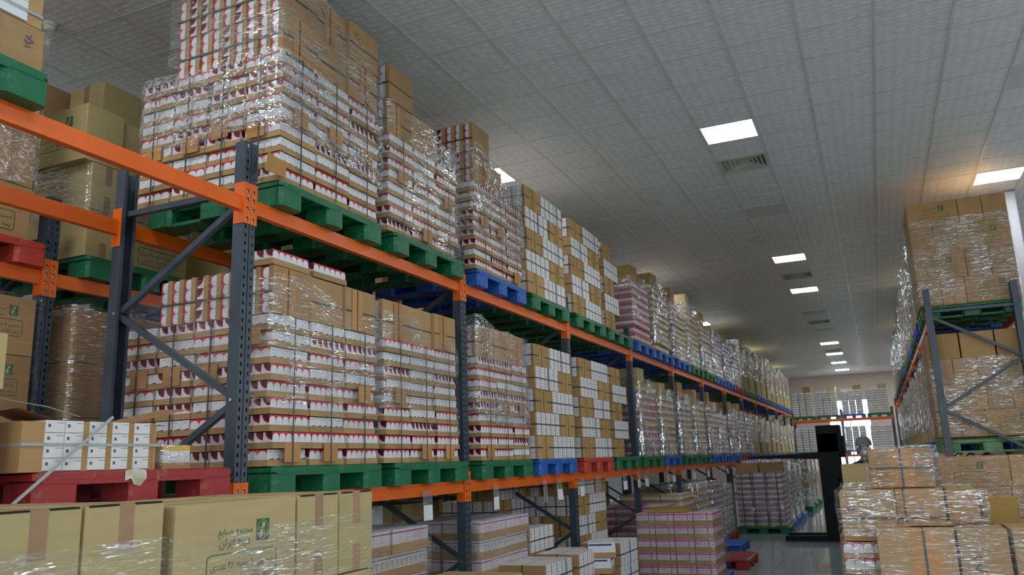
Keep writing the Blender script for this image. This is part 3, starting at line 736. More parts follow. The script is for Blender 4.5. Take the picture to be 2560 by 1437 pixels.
tray_load(2, 'lower', TOPL, Y1(2, 0)-.02, 9, .101, [3], False, 1, 'third', 58)
fm_ = MB(); fm_.quad([(0, 0, 0), (.0, .13, .01), (.012, .12, .10), (.006, .02, .11)], 'cardboard_pad'); fm_.quad([(0, -.06, 0), (0, 0, 0), (.006, .02, .11), (.0, -.03, .13)], 'cardboard_ochre')
link('cardboard_scrap', fm_.mesh('cardboard_scrap'), None, (XF+.075, Y1(1, 0)-.10, TOPU+.004), label='torn brown cardboard flap sticking out at the corner of the first upper stack', cat='scrap')
for T, c in ((1, 1), (1, 2), (0, 1)):
    m = MB(); stroke(m, [(0, .05), (.012, 0), (.028, .052)], .004, 0, 'ink_black'); stroke(m, [(.06, .045), (.045, .04), (.04, .02), (.05, .008), (.066, .014)], .004, 0, 'ink_black')
    p = STAND[('upper', 'first', T, c)]; h_ = link('handwriting', m.mesh('handwriting'), p)     # on the underside of the tray, which faces the aisle
    h_.matrix_basis = p.matrix_basis.inverted() @ (Matrix.Translation((p.location.x+.0012, p.location.y-.12, p.location.z+.04)) @ FACE['+x'].to_4x4())
# loose trays lying on top of the first lower stack
for k in range(2):
    tray(XF-.12, Y1(1, 0)+.16+k*.40, TOPL+9*.098+TLX+.010, .098, 'am', True, True, True, f'loose tray of red-topped cartons lying flat on the first lower stack, {ORD[k]} from the upright', 'loose trays on the first lower stack')
lab = 'clear stretch film wound round the {} stack on the {} beams'
film(XF-1.14, XF+.075, Y1(1, 0)-.04, Y1(1, 0)+1.15, TOPU+.30, TOPU+.83, lab.format('first', 'upper')+', lower band', 'stretch film on the tray stacks', 'film_crinkled', 1, .014, -.10, wav=.06)
film(XF-.93, XF+.078, Y1(1, 0)-.03, Y1(1, 0)+1.15, TOPU+.84, TOPU+1.38, lab.format('first', 'upper')+', upper band', 'stretch film on the tray stacks', 'film_clear', 7, .014, -.18, wav=.08)
film(XF-1.05, XF+.075, Y1(1, 1)-.08, Y1(1, 1)+1.07, TOPU+.03, TOPU+1.02, lab.format('second', 'upper'), 'stretch film on the tray stacks', 'film_clear', 2, .012, -.10, wav=.08)
film(XF-1.05, XF+.075, Y1(2, 0)-.05, Y1(2, 0)+1.11, TOPU+.25, TOPU+1.16, lab.format('third', 'upper'), 'stretch film on the tray stacks', 'film_crinkled', 3, .012, -.10, wav=.08)
film(XF-1.12, XF+.075, Y1(1, 0)-.05, Y1(1, 0)+1.13, TOPL+.28, TOPL+1.04, lab.format('first', 'lower'), 'stretch film on the tray stacks', 'film_clear', 4, .014, -.18, wav=.10)
film(XF-1.05, XF+.075, Y1(1, 1)-.15, Y1(1, 1)+1.0, TOPL+.30, TOPL+1.0, lab.format('second', 'lower'), 'stretch film on the tray stacks', 'film_clear', 5, .013, -.20, wav=.10)
film(XF-1.05, XF+.075, Y1(2, 0)-.05, Y1(2, 0)+1.11, TOPL+.32, TOPL+1.2, lab.format('third', 'lower'), 'stretch film on the tray stacks', 'film_crinkled', 6, .012, -.10, wav=.08)

# ------------------------------------------------------------------ strapped bundles of white packs between brown sheets
BL, BD, BH = .70, .44, .236
def bundle_parts(acc, ncol=5):
    body = MB().box(-BD/2+.004, BD/2-.004, -BL/2, BL/2, 0, BH-.004, 'cardboard').mesh('bundle')
    cols = []
    wdt = (BL-.05)/ncol
    for k in range(ncol):
        y0 = -BL/2+.03+k*wdt; m = MB().box(-BD/2, BD/2, y0, y0+wdt*.78, .002, BH-.002, 'white_card', px='carton_rows', nx='carton_rows'); cols.append(m.mesh('pack_column'))
        if acc and k == acc: cols[-1] = MB().box(-BD/2, BD/2, y0, y0+wdt*.78, .002, BH-.002, 'white_card', px='carton_rows', nx='carton_rows').box(-BD/2-.0008, BD/2+.0008, y0+wdt*.5, y0+wdt*.7, .002, BH-.002, 'navy_print' if acc == 2 else 'teal_print').mesh('pack_column')
    st = MB(); z = BH*.48; t = .0015
    for (a, b, c, d) in ((-BD/2-t-.001, BD/2+t+.001, -BL/2-t, -BL/2), (-BD/2-t-.001, BD/2+t+.001, BL/2, BL/2+t), (-BD/2-t-.001, -BD/2-.001, -BL/2, BL/2), (BD/2+.001, BD/2+.001+t, -BL/2, BL/2)): st.box(a, b, c, d, z-.006, z+.006, 'strap_dark')
    st = st.mesh('strap')
    pad = MB().box(-.075, .075, -BL/2-.003, -BL/2-.0005, .004, BH-.002, 'cardboard_ochre').mesh('edge_pad')
    pad2 = MB().box(-.075, .075, BL/2+.0005, BL/2+.003, .004, BH-.002, 'cardboard_ochre').mesh('edge_pad')
    st2 = MB().box(-.006, .006, -BL/2-.005, -BL/2-.0032, 0.002, BH, 'strap_dark').box(-.006, .006, BL/2+.0032, BL/2+.005, .002, BH, 'strap_dark').box(-.006, .006, -BL/2-.005, BL/2+.005, BH-.0035, BH-.002, 'strap_dark').mesh('strap')
    return body, cols, st, (pad, pad2), st2
def bundle(x, y, z, turned, label, group, acc=0, sc=1.0):
    body, cols, st, pad, st2 = cached(('bundle', acc), lambda: bundle_parts(acc))
    a = (math.pi/2 if turned else 0)+RND.uniform(-.012, .012)
    o = link('strapped_bundle', body, None, (x+RND.uniform(-.008, .008), y+RND.uniform(-.006, .006), z), (0, 0, a), label=label, cat='bundle', group=group)
    if sc != 1: o.scale = (sc, sc, sc)
    for c in cols: link('pack_column', c, o)
    for p, nme in ((st, 'strap'), (pad[0], 'edge_pad'), (pad[1], 'edge_pad'), (st2, 'strap')): link(nme, p, o)
    return o
def bundle_load(tag, lev, top, y0, xf, layers, seed, back=1, width=2):
    RND.seed(seed); g = f'strapped bundles on the {lev} {tag} pallet'; where = f'{tag} load of the {lev} beams'
    if lev == 'floor': g = f'strapped bundles in the {tag} floor stack'; where = f'{tag} floor stack of bundles'
    for L in range(layers):
        z = top+L*BH
        if L % 2 == 0: cfg = [(True, y0+BD/2), (False, y0+BD+.01+BL/2)]
        else: cfg = [(False, y0+BL/2), (True, y0+BL+.01+BD/2)]
        for q, (turned, yc) in enumerate(cfg[:width]):
            dep = BL if turned else BD; bundle(xf-dep/2, yc, z, turned, f'strapped bundle showing {"a brown padded end" if turned else "white pack columns"}, {ORD[L]} layer up, {where}', g, RND.choice([0, 0, 2, 3]) if not turned else 0)
        for r in range(1, back+1):
            turned = L % 2 == 1; first = BL if L % 2 == 0 else BD; dep = BL if turned else BD
            bundle(xf-first-.01-dep/2-(r-1)*.6, y0+(BD if turned else BL)/2, z, turned, f'strapped bundle set back, {ORD[L]} layer up, {where}', g)
bundle_load('fourth', 'upper', TOPU, Y1(2, 1)-.10, XF+.05, 5, 61)
bundle_load('fifth', 'upper', TOPU, Y1(3, 0)-.10, XF+.05, 5, 62)
bundle_load('sixth', 'upper', TOPU, Y1(3, 1)-.10, XF+.05, 5, 63, width=1)
bundle_load('fourth', 'lower', TOPL, Y1(2, 1)-.02, XF+.05, 5, 64)
bundle_load('fifth', 'lower', TOPL, Y1(3, 0)-.02, XF+.05, 5, 65)
bundle_load('sixth', 'lower', TOPL, Y1(3, 1)-.05, XF+.05, 5, 66, width=1)

# ------------------------------------------------------------------ far wrapped loads: layers of printed trays under film
def layer_mesh(style, wx, wy, h):
    m = MB(); pr, trayc = {'pink': ('carton_pinkband', 'cardboard'), 'yellow': ('carton_yellowband', 'cardboard'), 'violet': ('carton_violetband', 'cardboard'), 'brown': (None, 'cardboard_pale'),
                           'grey': ('carton_rows', 'cardboard'), 'grey2': ('white_card', 'cardboard'), 'drop': ('carton_droplets', 'cardboard'), 'pinkline': ('carton_pinkline', 'cardboard')}[style]
    nx = ny = 3 if style != 'brown' else 2
    gap = .026 if style.startswith('grey') else .010; lip = .27 if style.startswith('grey') else .31
    for i in range(nx):
        for j in range(ny):
            if 0 < i < nx-1 and 0 < j < ny-1: continue
            x0, y0 = -wx/2+i*wx/nx, -wy/2+j*wy/ny; x1, y1 = x0+wx/nx-gap, y0+wy/ny-gap
            if pr:
                m.box(x0, x1, y0, y1, 0, h*lip, trayc); m.box(x0+.006, x1-.006, y0+.006, y1-.006, h*lip, h-.004, 'white_card', px=pr, nx=pr, py=pr, ny=pr)
            else: m.cbox(x0, x1, y0, y1, 0, h-.003, trayc, .004)
    return m.mesh('tray_layer')
def wrapped_load(x, y, z, wx, wy, n, h, style, label, group, seed, filmname='film_painted_sheen', cap=None, top_boxes=0, rotz=0.0, zf=(0.0, 1.0), category='wrapped load'):
    rd = random.Random(seed)
    o = link('wrapped_load', None, None, (x, y, z), (0, 0, rotz), label=label, cat=category, group=group)
    for L in range(n):
        st = style if isinstance(style, str) else style[L % len(style)]
        me = cached(('layer', st, round(wx, 2), round(wy, 2), round(h, 3)), lambda: layer_mesh(st, wx, wy, h))
        link('tray_layer', me, o, (rd.uniform(-.008, .008), rd.uniform(-.008, .008), L*h), kind='stuff')
    zt = n*h
    for k in range(top_boxes):
        bx = MB().cbox(-.17, .17, -.17, .17, 0, rd.choice([.2, .26, .3]), rd.choice(['cardboard', 'cardboard_pale', 'cardboard_ochre']), .005).mesh('top_box')
        link('top_box', bx, o, (wx/2-.19-.36*(k % 2), -wy/2+.2+.36*(k % 3), zt), (0, 0, rd.uniform(-.1, .1)))
    if filmname:
        f = film(-wx/2-.022, wx/2+.022, -wy/2-.022, wy/2+.022, zf[0]*zt+.01, zf[1]*zt+.01+(.1 if top_boxes else 0), None, None, filmname, seed, .022, 0, parent=o, nz=18, wav=.04)
    return o
UPS = [(6, ['pink'], 8, .115, 2, (.35, 1.0)), (7, ['yellow'], 10, .108, 1, (.1, 1)), (8, ['yellow'], 10, .108, 2, (0, 1)), (9, ['yellow'], 10, .108, 1, (0, 1)), (10, ['yellow', 'grey'], 9, .108, 1, (0, 1)), (11, ['violet'], 9, .11, 2, (.0, 1)),
       (12, ['violet'], 9, .11, 1, (0, 1)), (13, ['violet', 'grey'], 10, .11, 0, (0, 1)), (14, ['brown'], 4, .33, 0, (.25, 1)), (15, ['brown'], 4, .33, 0, (.3, 1)), (16, ['brown'], 4, .34, 0, (.3, 1)), (17, ['brown'], 4, .33, 0, (.3, 1)),
       (18, ['brown'], 4, .34, 0, (.3, 1)), (19, ['brown'], 4, .33, 0, (.2, 1)), (20, ['brown'], 4, .33, 0, (.2, 1)), (21, ['brown'], 4, .33, 0, (.3, 1)), (22, ['brown'], 4, .33, 0, (.3, 1)), (23, ['brown'], 4, .33, 0, (.3, 1))]
word = {'pink': 'pink-striped', 'yellow': 'yellow-striped', 'violet': 'violet-striped', 'brown': 'brown boxed', 'grey': 'grey', 'drop': 'pale', 'pinkline': 'pale pink'}
for n, st, nl, h, tb, zf in UPS:
    wrapped_load(XF+.03-.53, bay_y(n//2+1, n % 2)-.04, TOPU, 1.06, .97+.03*(n % 3), nl, h*(.95+.035*((n*7) % 4)), st, f'film-wrapped {word[st[0]]} pallet load, {ordn(n)} along the upper beams', 'wrapped loads on the upper beams', 100+n, 'film_crinkled' if n < 7 else 'film_painted_sheen', top_boxes=tb, zf=zf)
LOS = [(6, ['pink', 'pink', 'pink', 'pink', 'yellow'], 10, .105, 1), (7, ['yellow'], 9, .105, 2), (8, ['yellow', 'grey'], 10, .108, 2), (9, ['yellow'], 9, .11, 2), (10, ['yellow', 'violet'], 9, .11, 1), (11, ['grey'], 8, .105, 0), (12, ['violet', 'grey'], 10, .105, 1),
       (13, ['violet'], 9, .11, 1), (14, ['grey'], 10, .105, 0), (15, ['brown'], 3, .34, 0), (16, ['brown'], 3, .36, 0), (17, ['brown'], 3, .34, 0), (18, ['brown'], 3, .33, 0), (19, ['brown'], 3, .36, 0), (20, ['brown'], 3, .34, 0), (21, ['brown'], 3, .34, 0), (22, ['brown'], 3, .36, 0), (23, ['brown'], 3, .33, 0)]
for n, st, nl, h, tb in LOS:
    wrapped_load(XF+.03-.53, bay_y(n//2+1, n % 2)-.04, TOPL, 1.06, .96+.03*(n % 3), nl, h*(.92+.04*((n*5) % 4)), st, f'silvery wrapped {word[st[0]]} pallet load, {ordn(n)} along the lower beams', 'wrapped loads on the lower beams', 200+n, top_boxes=tb, zf=(.3, 1) if n > 14 else (0, 1))

# ------------------------------------------------------------------ rack behind: brown printed boxes on green and red pallets
BX = -4.85
zB = 3.045+.0475
pallet('green', BX-.52, 4.32, zB, 'green pallet under pale brown boxes in the rack behind the first braced frame', 'pallets in the rear rack', True)
pallet('orange-red', BX-.52, 2.90, zB, 'orange-red pallet at the picture edge in the rear rack', 'pallets in the rear rack', True)
g = 'pale brown boxes in the rear rack'
zb = zB+PH; H = .345
def rear(x0, x1, y0, y1, z0, lab, **k): return carton_box(x0, x1, y0, y1, z0, z0+k.pop('h', H), lab, g, **k)
L0 = 'pale box, {} layer on the green rear pallet'
# main stack: narrow faces and long printed faces alternate
for L in range(2):
    z = zb+L*H
    if L % 2 == 0:
        rear(BX-.62, BX, 3.76, 4.05, z, L0.format(ORD[L])+', taped end next to the braced frame', tapes=('+x',))
        rear(BX-.30, BX, 4.06, 4.68, z, L0.format(ORD[L])+', long printed side', prints=(('+x', 'a'),))
        rear(BX-1.1, BX-.63, 3.76, 4.38, z, L0.format(ORD[L])+', set back behind', prints=(('-y', 'a'),))
    else:
        rear(BX-.62, BX, 3.77, 4.06, z, L0.format(ORD[L])+', taped end under the film', tapes=('+x',))
        rear(BX-.62, BX, 4.07, 4.37, z, L0.format(ORD[L])+', second taped end under the film', tapes=('+x',))
        rear(BX-1.1, BX-.63, 3.77, 4.39, z, L0.format(ORD[L])+', set back behind', tapes=())
z = zb+2*H
rear(BX-.62, BX, 3.70, 4.02, z, 'pale brown box with a green emblem on its shaded side, top of the rear stack', prints=(('-y', 'a'),), h=.42)
rear(BX-.32, BX-.02, 4.03, 4.66, z, 'pale brown printed box half hidden behind the tray stack, top of the rear stack', prints=(('+x', 'a'),), h=.40)
rear(BX-.72, BX-.335, 4.08, 4.78, z, 'pale box carrying the tall taped box behind the top of the rear stack', h=.42)
rear(BX-.72, BX-.335, 4.08, 4.78, z+.42, 'pale box with brown tape rising highest behind the top of the rear stack', tapes=('-y',), h=.41)
rear(BX-1.30, BX-.80, 3.90, 4.40, z, 'pale box carrying the brown box beside the highest rear box', h=.45)
rear(BX-1.30, BX-.80, 3.90, 4.40, z+.45, 'brown taped box peeking up beside the highest rear box', tapes=('-y',), h=.41, mat='cardboard')
rear(BX-1.50, BX-1.12, 3.50, 4.1, zb, 'brown box at the back of the rear stack under the taped boxes', h=.69)
film(BX-1.15, BX+.02, 3.73, 4.72, zb+.30, zb+2*H+.05, 'clear stretch film round the boxes on the green pallet of the rear rack', 'stretch film on the rear rack', 'film_clear', 21, .01, 0.0, wav=.03)
# stack on the orange-red pallet at the edge of the picture
for L in range(4):
    z = zb+L*H
    if L % 2 == 0: rear(BX-.30, BX+.02, 2.72, 3.34, z, f'brown printed box on the orange-red pallet, {ORD[L]} layer, at the picture edge', prints=(('+x', 'a'),), mat='cardboard')
    else: rear(BX-.62, BX+.02, 3.04, 3.34, z, f'brown taped box on the orange-red pallet, {ORD[L]} layer, at the picture edge', tapes=('+x',), mat='cardboard')
film(BX-.70, BX+.045, 2.55, 3.37, zb+.36, zb+4*H+.1, 'clear stretch film round the boxes on the orange-red pallet', 'stretch film on the rear rack', 'film_crinkled', 22, .012, 0, wav=.03)
# lower level of the rear rack
zB2 = ZL+.0475
for k, (yy, c) in enumerate(((2.95, 'green'), (4.25, 'green'), (5.6, 'blue'), (6.9, 'green'))):
    pallet(c, BX-.52, yy, zB2, f'{c} pallet low in the rear rack, {ORD[k]} from the picture edge', 'pallets in the rear rack')
    for L in range(3):
        for q in range(2):
            carton_box(BX-.62, BX-.01, yy-.52+q*.52, yy-.01+q*.52, zB2+PH+L*.37, zB2+PH+L*.37+.37, f'dark brown {("taped","printed")[q]} box in the rear rack, {ORD[L]} layer, {ORD[k]} lower stack', f'boxes in the {ORD[k]} lower rear stack', mat='cardboard_box', prints=(('+x', 'a'),) if q == 1 else (), tapes=('+x',) if q == 0 else ())
    film(BX-.68, BX+.03, yy-.55, yy+.55, zB2+PH+.02, zB2+PH+1.12, f'glossy film round the {ORD[k]} dark lower stack of the rear rack', 'stretch film on the rear rack', 'film_clear', 30+k, .012)
for k, yy in enumerate((8.25, 9.6, 10.95, 12.3, 13.65, 15.0)):
    pallet(('blue', 'green')[k % 2], BX-.52, yy, zB2, f'pallet on the lower beams of the rear rack, {ORD[k]} past the printed dark boxes', 'pallets in the rear rack')
    wrapped_load(BX-.52, yy, zB2+PH, 1.04, 1.1, 3, .36, 'brown', f'dim brown load on the lower rear beams, {ORD[k]} past the printed dark boxes', 'loads low in the rear rack', 360+k, None, category='load')
for k, yy in enumerate((3.3, 4.6, 5.9, 7.2, 8.5, 9.8, 11.1, 12.4, 13.7, 15.0)):
    pallet(('green', 'blue')[k % 2], BX-.55, yy, 0, f'floor pallet in the dark under the rear rack, {ORD[k]} from the picture edge', 'pallets in the rear rack')
    wrapped_load(BX-.55, yy, PH, 1.04, 1.1, 4, .295, 'brown', f'dim brown boxed floor load under the rear rack, {ORD[k]} from the picture edge', 'floor loads under the rear rack', 330+k, None, category='load')
for k, yy in enumerate((5.65, 7.0, 8.4, 9.7)):
    pallet(('blue', 'blue', 'green', 'green')[k], BX-.52, yy, zB, f'pallet high in the rear rack glimpsed behind the {ORD[k+1]} upper load', 'pallets in the rear rack')
    wrapped_load(BX-.52, yy, zb, 1.04, 1.04, 3, .34, 'brown', f'brown boxed load in the rear rack behind the {ORD[k+1]} upper stack', 'loads high in the rear rack', 300+k, None, category='load')

# ------------------------------------------------------------------ first bay: cartons on the red and green pallets
z = TOPL
def strapped_packs(x, y, z, label):
    """long strapped pack: brown box at one end and white packs between brown sheets"""
    o = link('strapped_packs', MB().box(-.44, 0, -.12, .56, 0, .205, 'cardboard').mesh('strapped_packs'), None, (x, y, z), label=label, cat='bundle')
    yy = -.02
    for k in range(5):
        link('pack_column', MB().box(-.42, .004, yy, yy+.088, .002, .212, 'white_card', px='carton_leaflet').mesh('pack_column'), o); yy += .088
        if k > 0:
            link('sheet', MB().box(-.42, .002, yy+.001, yy+.03, 0, .21, 'cardboard').mesh('sheet'), o); yy += .031
        else: yy += .003
    st = MB(); st.box(.005, .0065, -.12, .58, .105, .118, 'strap_grey'); st.box(-.44, .0065, -.1215, -.12, .105, .118, 'strap_grey'); link('strap', st.mesh('strap'), o)
    return o
strapped_packs(XF+.045, D1-1.19, z, 'long pack of white cartons between brown sheets strapped with grey band on the red pallet')
sh = MB(); sh.quad([(0, 0, 0), (0, .62, -.01), (-.28, .62, 0), (-.28, 0, .01)], 'cardboard_dark'); sh.quad([(0, .40, .0), (.02, .72, .075), (-.20, .74, .085), (-.28, .40, .0)], 'cardboard_dark')
sh.quad([(0, .0, 0.002), (-.02, -.16, .045), (-.24, -.12, .04), (-.28, 0, .01)], 'cardboard_dark')
link('cardboard_sheet', sh.mesh('cardboard_sheet'), None, (XF+.03, D1-1.15, z+.216), label='bent brown cardboard sheet lying on the strapped white packs', cat='sheet')
sm = MB(); sm.bar((XF+.07, D1-.90, z+.235), (XF+.085, D1-1.36, z-.13), .014, .002, 'strap_grey', (1, 0, 0))
link('loose_strap', sm.mesh('loose_strap'), None, label='loose grey strap hanging slantwise across the white packs and red pallet', cat='strap')
lp = MB()
pp = [(XF-.1, D1-1.65, z+.29), (XF-.06, D1-1.35, z+.30), (XF-.04, D1-1.15, z+.275), (XF-.02, D1-1.0, z+.235)]
for a, b in zip(pp[:-1], pp[1:]): lp.bar(a, b, .014, .002, 'strap_grey', (0, 0, 1))
link('loose_strap', lp.mesh('loose_strap'), None, label='loose grey strap arching over the cardboard sheet', cat='strap')
st = link('small_tray', MB().box(-.2, 0, 0, .175, 0, .03, 'cardboard').mesh('small_tray'), None, (XF+.04, D1-.58, z), label='low brown tray of white cartons with yellow tops next to the upright', cat='tray')
for k in range(5): link('carton', MB().box(-.19, -.004, .006+k*.034, .038+k*.034, .006, .085, 'white_card').box(-.1905, -.0035, .0055+k*.034, .0385+k*.034, .085, .112, 'yellow_print').mesh('carton'), st)
film(XF-.17, XF+.05, D1-.59, D1-.395, z+.02, z+.118, 'thin shrink film over the small yellow-topped cartons', None, 'film_clear', 41, .003, 0, nz=5)
tp = MB()
for q in ([(0, 0), (.06, .01), (.115, 0), (.12, -.035), (.09, -.07), (.05, -.062), (.03, -.035), (.0, -.045)], ): tp.quad([(.0015+.004*math.sin(a*60), a, b) for a, b in q], 'torn_paper')
link('torn_label', tp.mesh('torn_label'), None, (XP+.562, D1-.82, TOPL-.003), label='torn paper label stuck on the red pallet', cat='label')
carton_box(XF-.55, XF+.03, D1-1.95, D1-1.42, z, z+.33, 'brown strapped box at the picture edge on the second red pallet', None, mat='cardboard')
carton_box(XF-.5, XF+.02, D1-1.95, D1-1.38, z+.33, z+.56, 'pale brown box with grey strap above the strapped box at the picture edge', None, mat='cardboard_pale')
# high green pallet at the edge: leaflet cartons and a handwritten box under film
z = TOPU
gb = 'cartons on the high green pallet at the picture edge'
hb = carton_box(XF-.35, XF+.04, D1-1.80, D1-1.36, z, z+.20, 'brown box with blue handwriting on the high green pallet at the picture edge', gb, mat='cardboard', tapes=('+x',))
hw = MB()
for s_ in ([(.0, .0), (.03, .004)], [(0.0, .03), (.012, .016), (.034, .026)], [(.004, .05), (.02, .04), (.03, .062)], [(.02, .04), (.044, .03)]): stroke(hw, s_, .004, 0, 'ink_blue')
link('handwriting', hw.mesh('handwriting'), hb, (.197, .125, .09), FACE['+x'])
hb2 = carton_box(XF-.35, XF+.035, D1-1.79, D1-1.375, z+.20, z+.42, 'white carton pack with printed leaflets on the handwritten box', gb, mat='cardboard')
link('pack_face', MB().box(.19, .196, -.2, .13, .003, .213, 'white_card', px='carton_leaflet').mesh('pack_face'), hb2)
link('strap', MB().box(.192, .1985, -.2, .2, .05, .062, 'strap_grey').mesh('strap'), hb2)
carton_box(XF-.75, XF-.36, D1-1.75, D1-1.27, z, z+.42, 'pale brown box behind the handwritten box on the high green pallet', gb, mat='cardboard_pale')
carton_box(XF-.35, XF+.035, D1-1.79, D1-1.375, z+.42, z+.78, 'upper white carton pack on the high green pallet at the picture edge', gb, mat='cardboard')

# ------------------------------------------------------------------ floor level under the long rack
def floor_trays(x, y, label, n, seed, styles, h=.165, wx=1.0, wy=1.06):
    pallet('green', x, y, 0, 'green pallet under the pale '+label, 'floor pallets under the long rack')
    rd = random.Random(seed)
    for L in range(n):
        st = styles[L % len(styles)]
        for c in range(2):
            def mk():
                m = MB(); a = wy/4-.006; pr = 'carton_'+st
                m.box(-.19, .19, -a, a, 0, h*.38, 'cardboard'); return m.mesh('pack_tray')
            def mk2():
                a = wy/4-.012; return MB().box(-.185, .185, -a, a, h*.38, h-.004, 'white_card', px='carton_'+st, ny='carton_'+st).mesh('packs')
            me = cached(('ft', st, round(h, 3)), mk); m2 = cached(('ft2', st, round(h, 3)), mk2)
            for r in range(2):
                o = link('pack_tray', me, None, (x+.32-r*.39+rd.uniform(-.01, .01), y-wy/4+c*wy/2+.006*L, PH+L*h), (0, 0, rd.uniform(-.02, .02)), label=f'pale pack tray, {ORD[L]} layer, {("first", "second")[c]} along{("", ", set back")[r]}, {label}', cat='tray', group=f'trays in the {label}')
                link('packs', m2, o)
    film(x-.50, x+.54, y-wy/2-.02, y+wy/2+.05, PH+.02, PH+n*h, f'loose film round the pale {label}', 'film on the floor stacks', 'film_clear', seed, .02)
floor_trays(XP-.02, 5.02, 'floor stack before the second upright', 7, 71, ('pinkline', 'droplets'))
floor_trays(XP-.02, 6.95, 'floor stack behind the second upright', 7, 72, ('pinkline', 'droplets'), .158)
carton_box(XP-.75, XP-.3, 4.7, 5.15, 1.32, 1.46, 'flat pale grey box lying at the back of the pale tray stack', None, mat='white_plain') if False else None
carton_box(-4.55, -4.1, 5.75, 6.35, 0, 1.42, 'tall pale grey box standing behind the pale floor trays', None, mat='white_plain')
RND.seed(80)
bundle_load('first', 'floor', PH, 7.62, XF-.05, 4, 81, width=1)
bundle_load('second', 'floor', PH, 9.35, XF-.15, 6, 82)
bundle_load('third', 'floor', PH, 8.35, XF-.75, 6, 83, back=0)
for k, (xx, yy) in enumerate(((-3.5, 7.8), (-3.6, 9.95), (-3.95, 8.9))): pallet('green', xx-.02, yy, 0, f'green floor pallet under the {ORD[k]} stack of strapped bundles', 'floor pallets under the long rack')
# low bundles standing out into the aisle
RND.seed(90)
for k, (xx, yy, nn) in enumerate(((-2.98, 7.15, 3), (-2.98, 8.0, 3), (-2.88, 9.05, 3))):
    for L in range(nn): bundle(xx, yy, .16+L*BH, False, f'strapped bundle of white packs in the {ORD[k]} low aisle stack, {ORD[L]} layer up', 'low bundles beside the aisle', (3, 0, 2)[k])
    pallet('blue', xx, yy, 0, f'floor pallet under the {ORD[k]} low stack beside the aisle', 'floor pallets beside the aisle') if k != 1 else None
for L in range(2):
    o = link('pack_tray', MB().box(-.14, .14, -.18, .18, 0, .05, 'cardboard').mesh('pack_tray'), None, (-2.76+.03*L, 8.3+.02*L, .16+2*BH+L*.15), (0, 0, .2+.1*L), label=f'small tray of white packs with navy print, {("lower", "upper")[L]} of two on the low bundles', cat='tray', group='navy-printed trays')
    link('packs', MB().box(-.135, .135, -.175, .175, .05, .145, 'white_card').box(.1352, .136, -.17, .12, .115, .132, 'navy_print').box(-.13, .1, -.1765, -.1752, .115, .132, 'navy_print').mesh('packs'), o)
pallet('green', -2.75, 8.42, .0, 'floor pallet under the two navy-printed trays', 'floor pallets beside the aisle') if False else None
carton_box(-3.02, -2.42, 4.35, 5.55, 0.62, .985, 'pale box with green print on its top lying low below the first lower beams', None, mat='cardboard_pale')
carton_box(-3.02, -2.42, 4.35, 5.55, 0.0, .62, 'pale box carrying the box with green print on its top', None, mat='cardboard_pale')
# pink-striped boxes on the floor facing the camera
gp = 'pink-striped boxes on the floor'
pallet('blue', -2.66, 11.75, 0, 'blue floor pallet under the pink-striped boxes', 'floor pallets beside the aisle')
def pink_box(x, y, z, label, dots):
    o = link('pink_striped_box', MB().box(-.128, .128, -.18, .18, 0, .07, 'cardboard').box(-.124, .124, -.176, .176, .07, .165, 'pink_pale').mesh('pink_striped_box'), None, (x, y, z), label=label, cat='box', group=gp)
    link('stripe', MB().box(-.1245, .1245, -.1765, .1765, .138, .156, 'pink_print').mesh('stripe'), o)
    link('strap', MB().box(.05, .058, -.1785, -.1768, 0, .166, 'strap_dark').mesh('strap'), o)
    if dots:
        d = MB()
        for k in range(5): d.box(-.10+k*.05-.008, -.10+k*.05+.004, -.1775, -.1766, .10, .118, 'teal_print')
        link('emblems', d.mesh('emblems'), o, kind='stuff')
for L in range(5):
    for c in range(4):
        for r in range(2): 
            if r == 1 and c < 3: continue
            pink_box(-3.05+c*.262, 11.42+r*.37, PH+L*.17, f'pink-striped box, {ORD[c]} column from the rack, {ORD[L]} layer, {("front","second")[r]} row', c == 3 or (c == 2 and L > 2))
RND.seed(5)
film(-3.2, -2.11, 11.22, 12.25, PH+.05, PH+5*.17, 'clear film round the pink-striped floor boxes', None, 'film_clear', 95, .012)
carton_box(-3.05, -2.5, 11.3, 11.9, PH+5*.17, PH+5*.17+.05, 'flat brown cardboard lid on the pink-striped floor boxes', None, mat='cardboard_ochre')
for k, (yy, st, n_) in enumerate(((12.6, ['pink'], 8), (14.0, ['yellow'], 9), (15.4, ['yellow', 'grey'], 10), (16.8, ['violet'], 10), (18.1, ['grey'], 9))):
    pallet(('green', 'blue', 'red', 'blue', 'red')[k], -3.55, yy, 0, f'floor pallet under the {ORD[k]} wrapped floor load below the beams', 'floor pallets under the long rack')
    wrapped_load(-3.55, yy, PH, 1.04, 1.04, n_, .11, st, f'wrapped {word[st[0]]} floor load below the beams, {ORD[k]} after the pink-striped boxes', 'floor loads under the long rack', 400+k, 'film_painted_sheen' if k > 1 else 'film_clear')
pallet('red', -2.62, 13.45+.56, 0, 'empty red pallet on the floor sticking out into the aisle', None, True)
pallet('blue', -3.05, 16.1, 0, 'empty blue pallet on the floor at the rack foot', None, True)
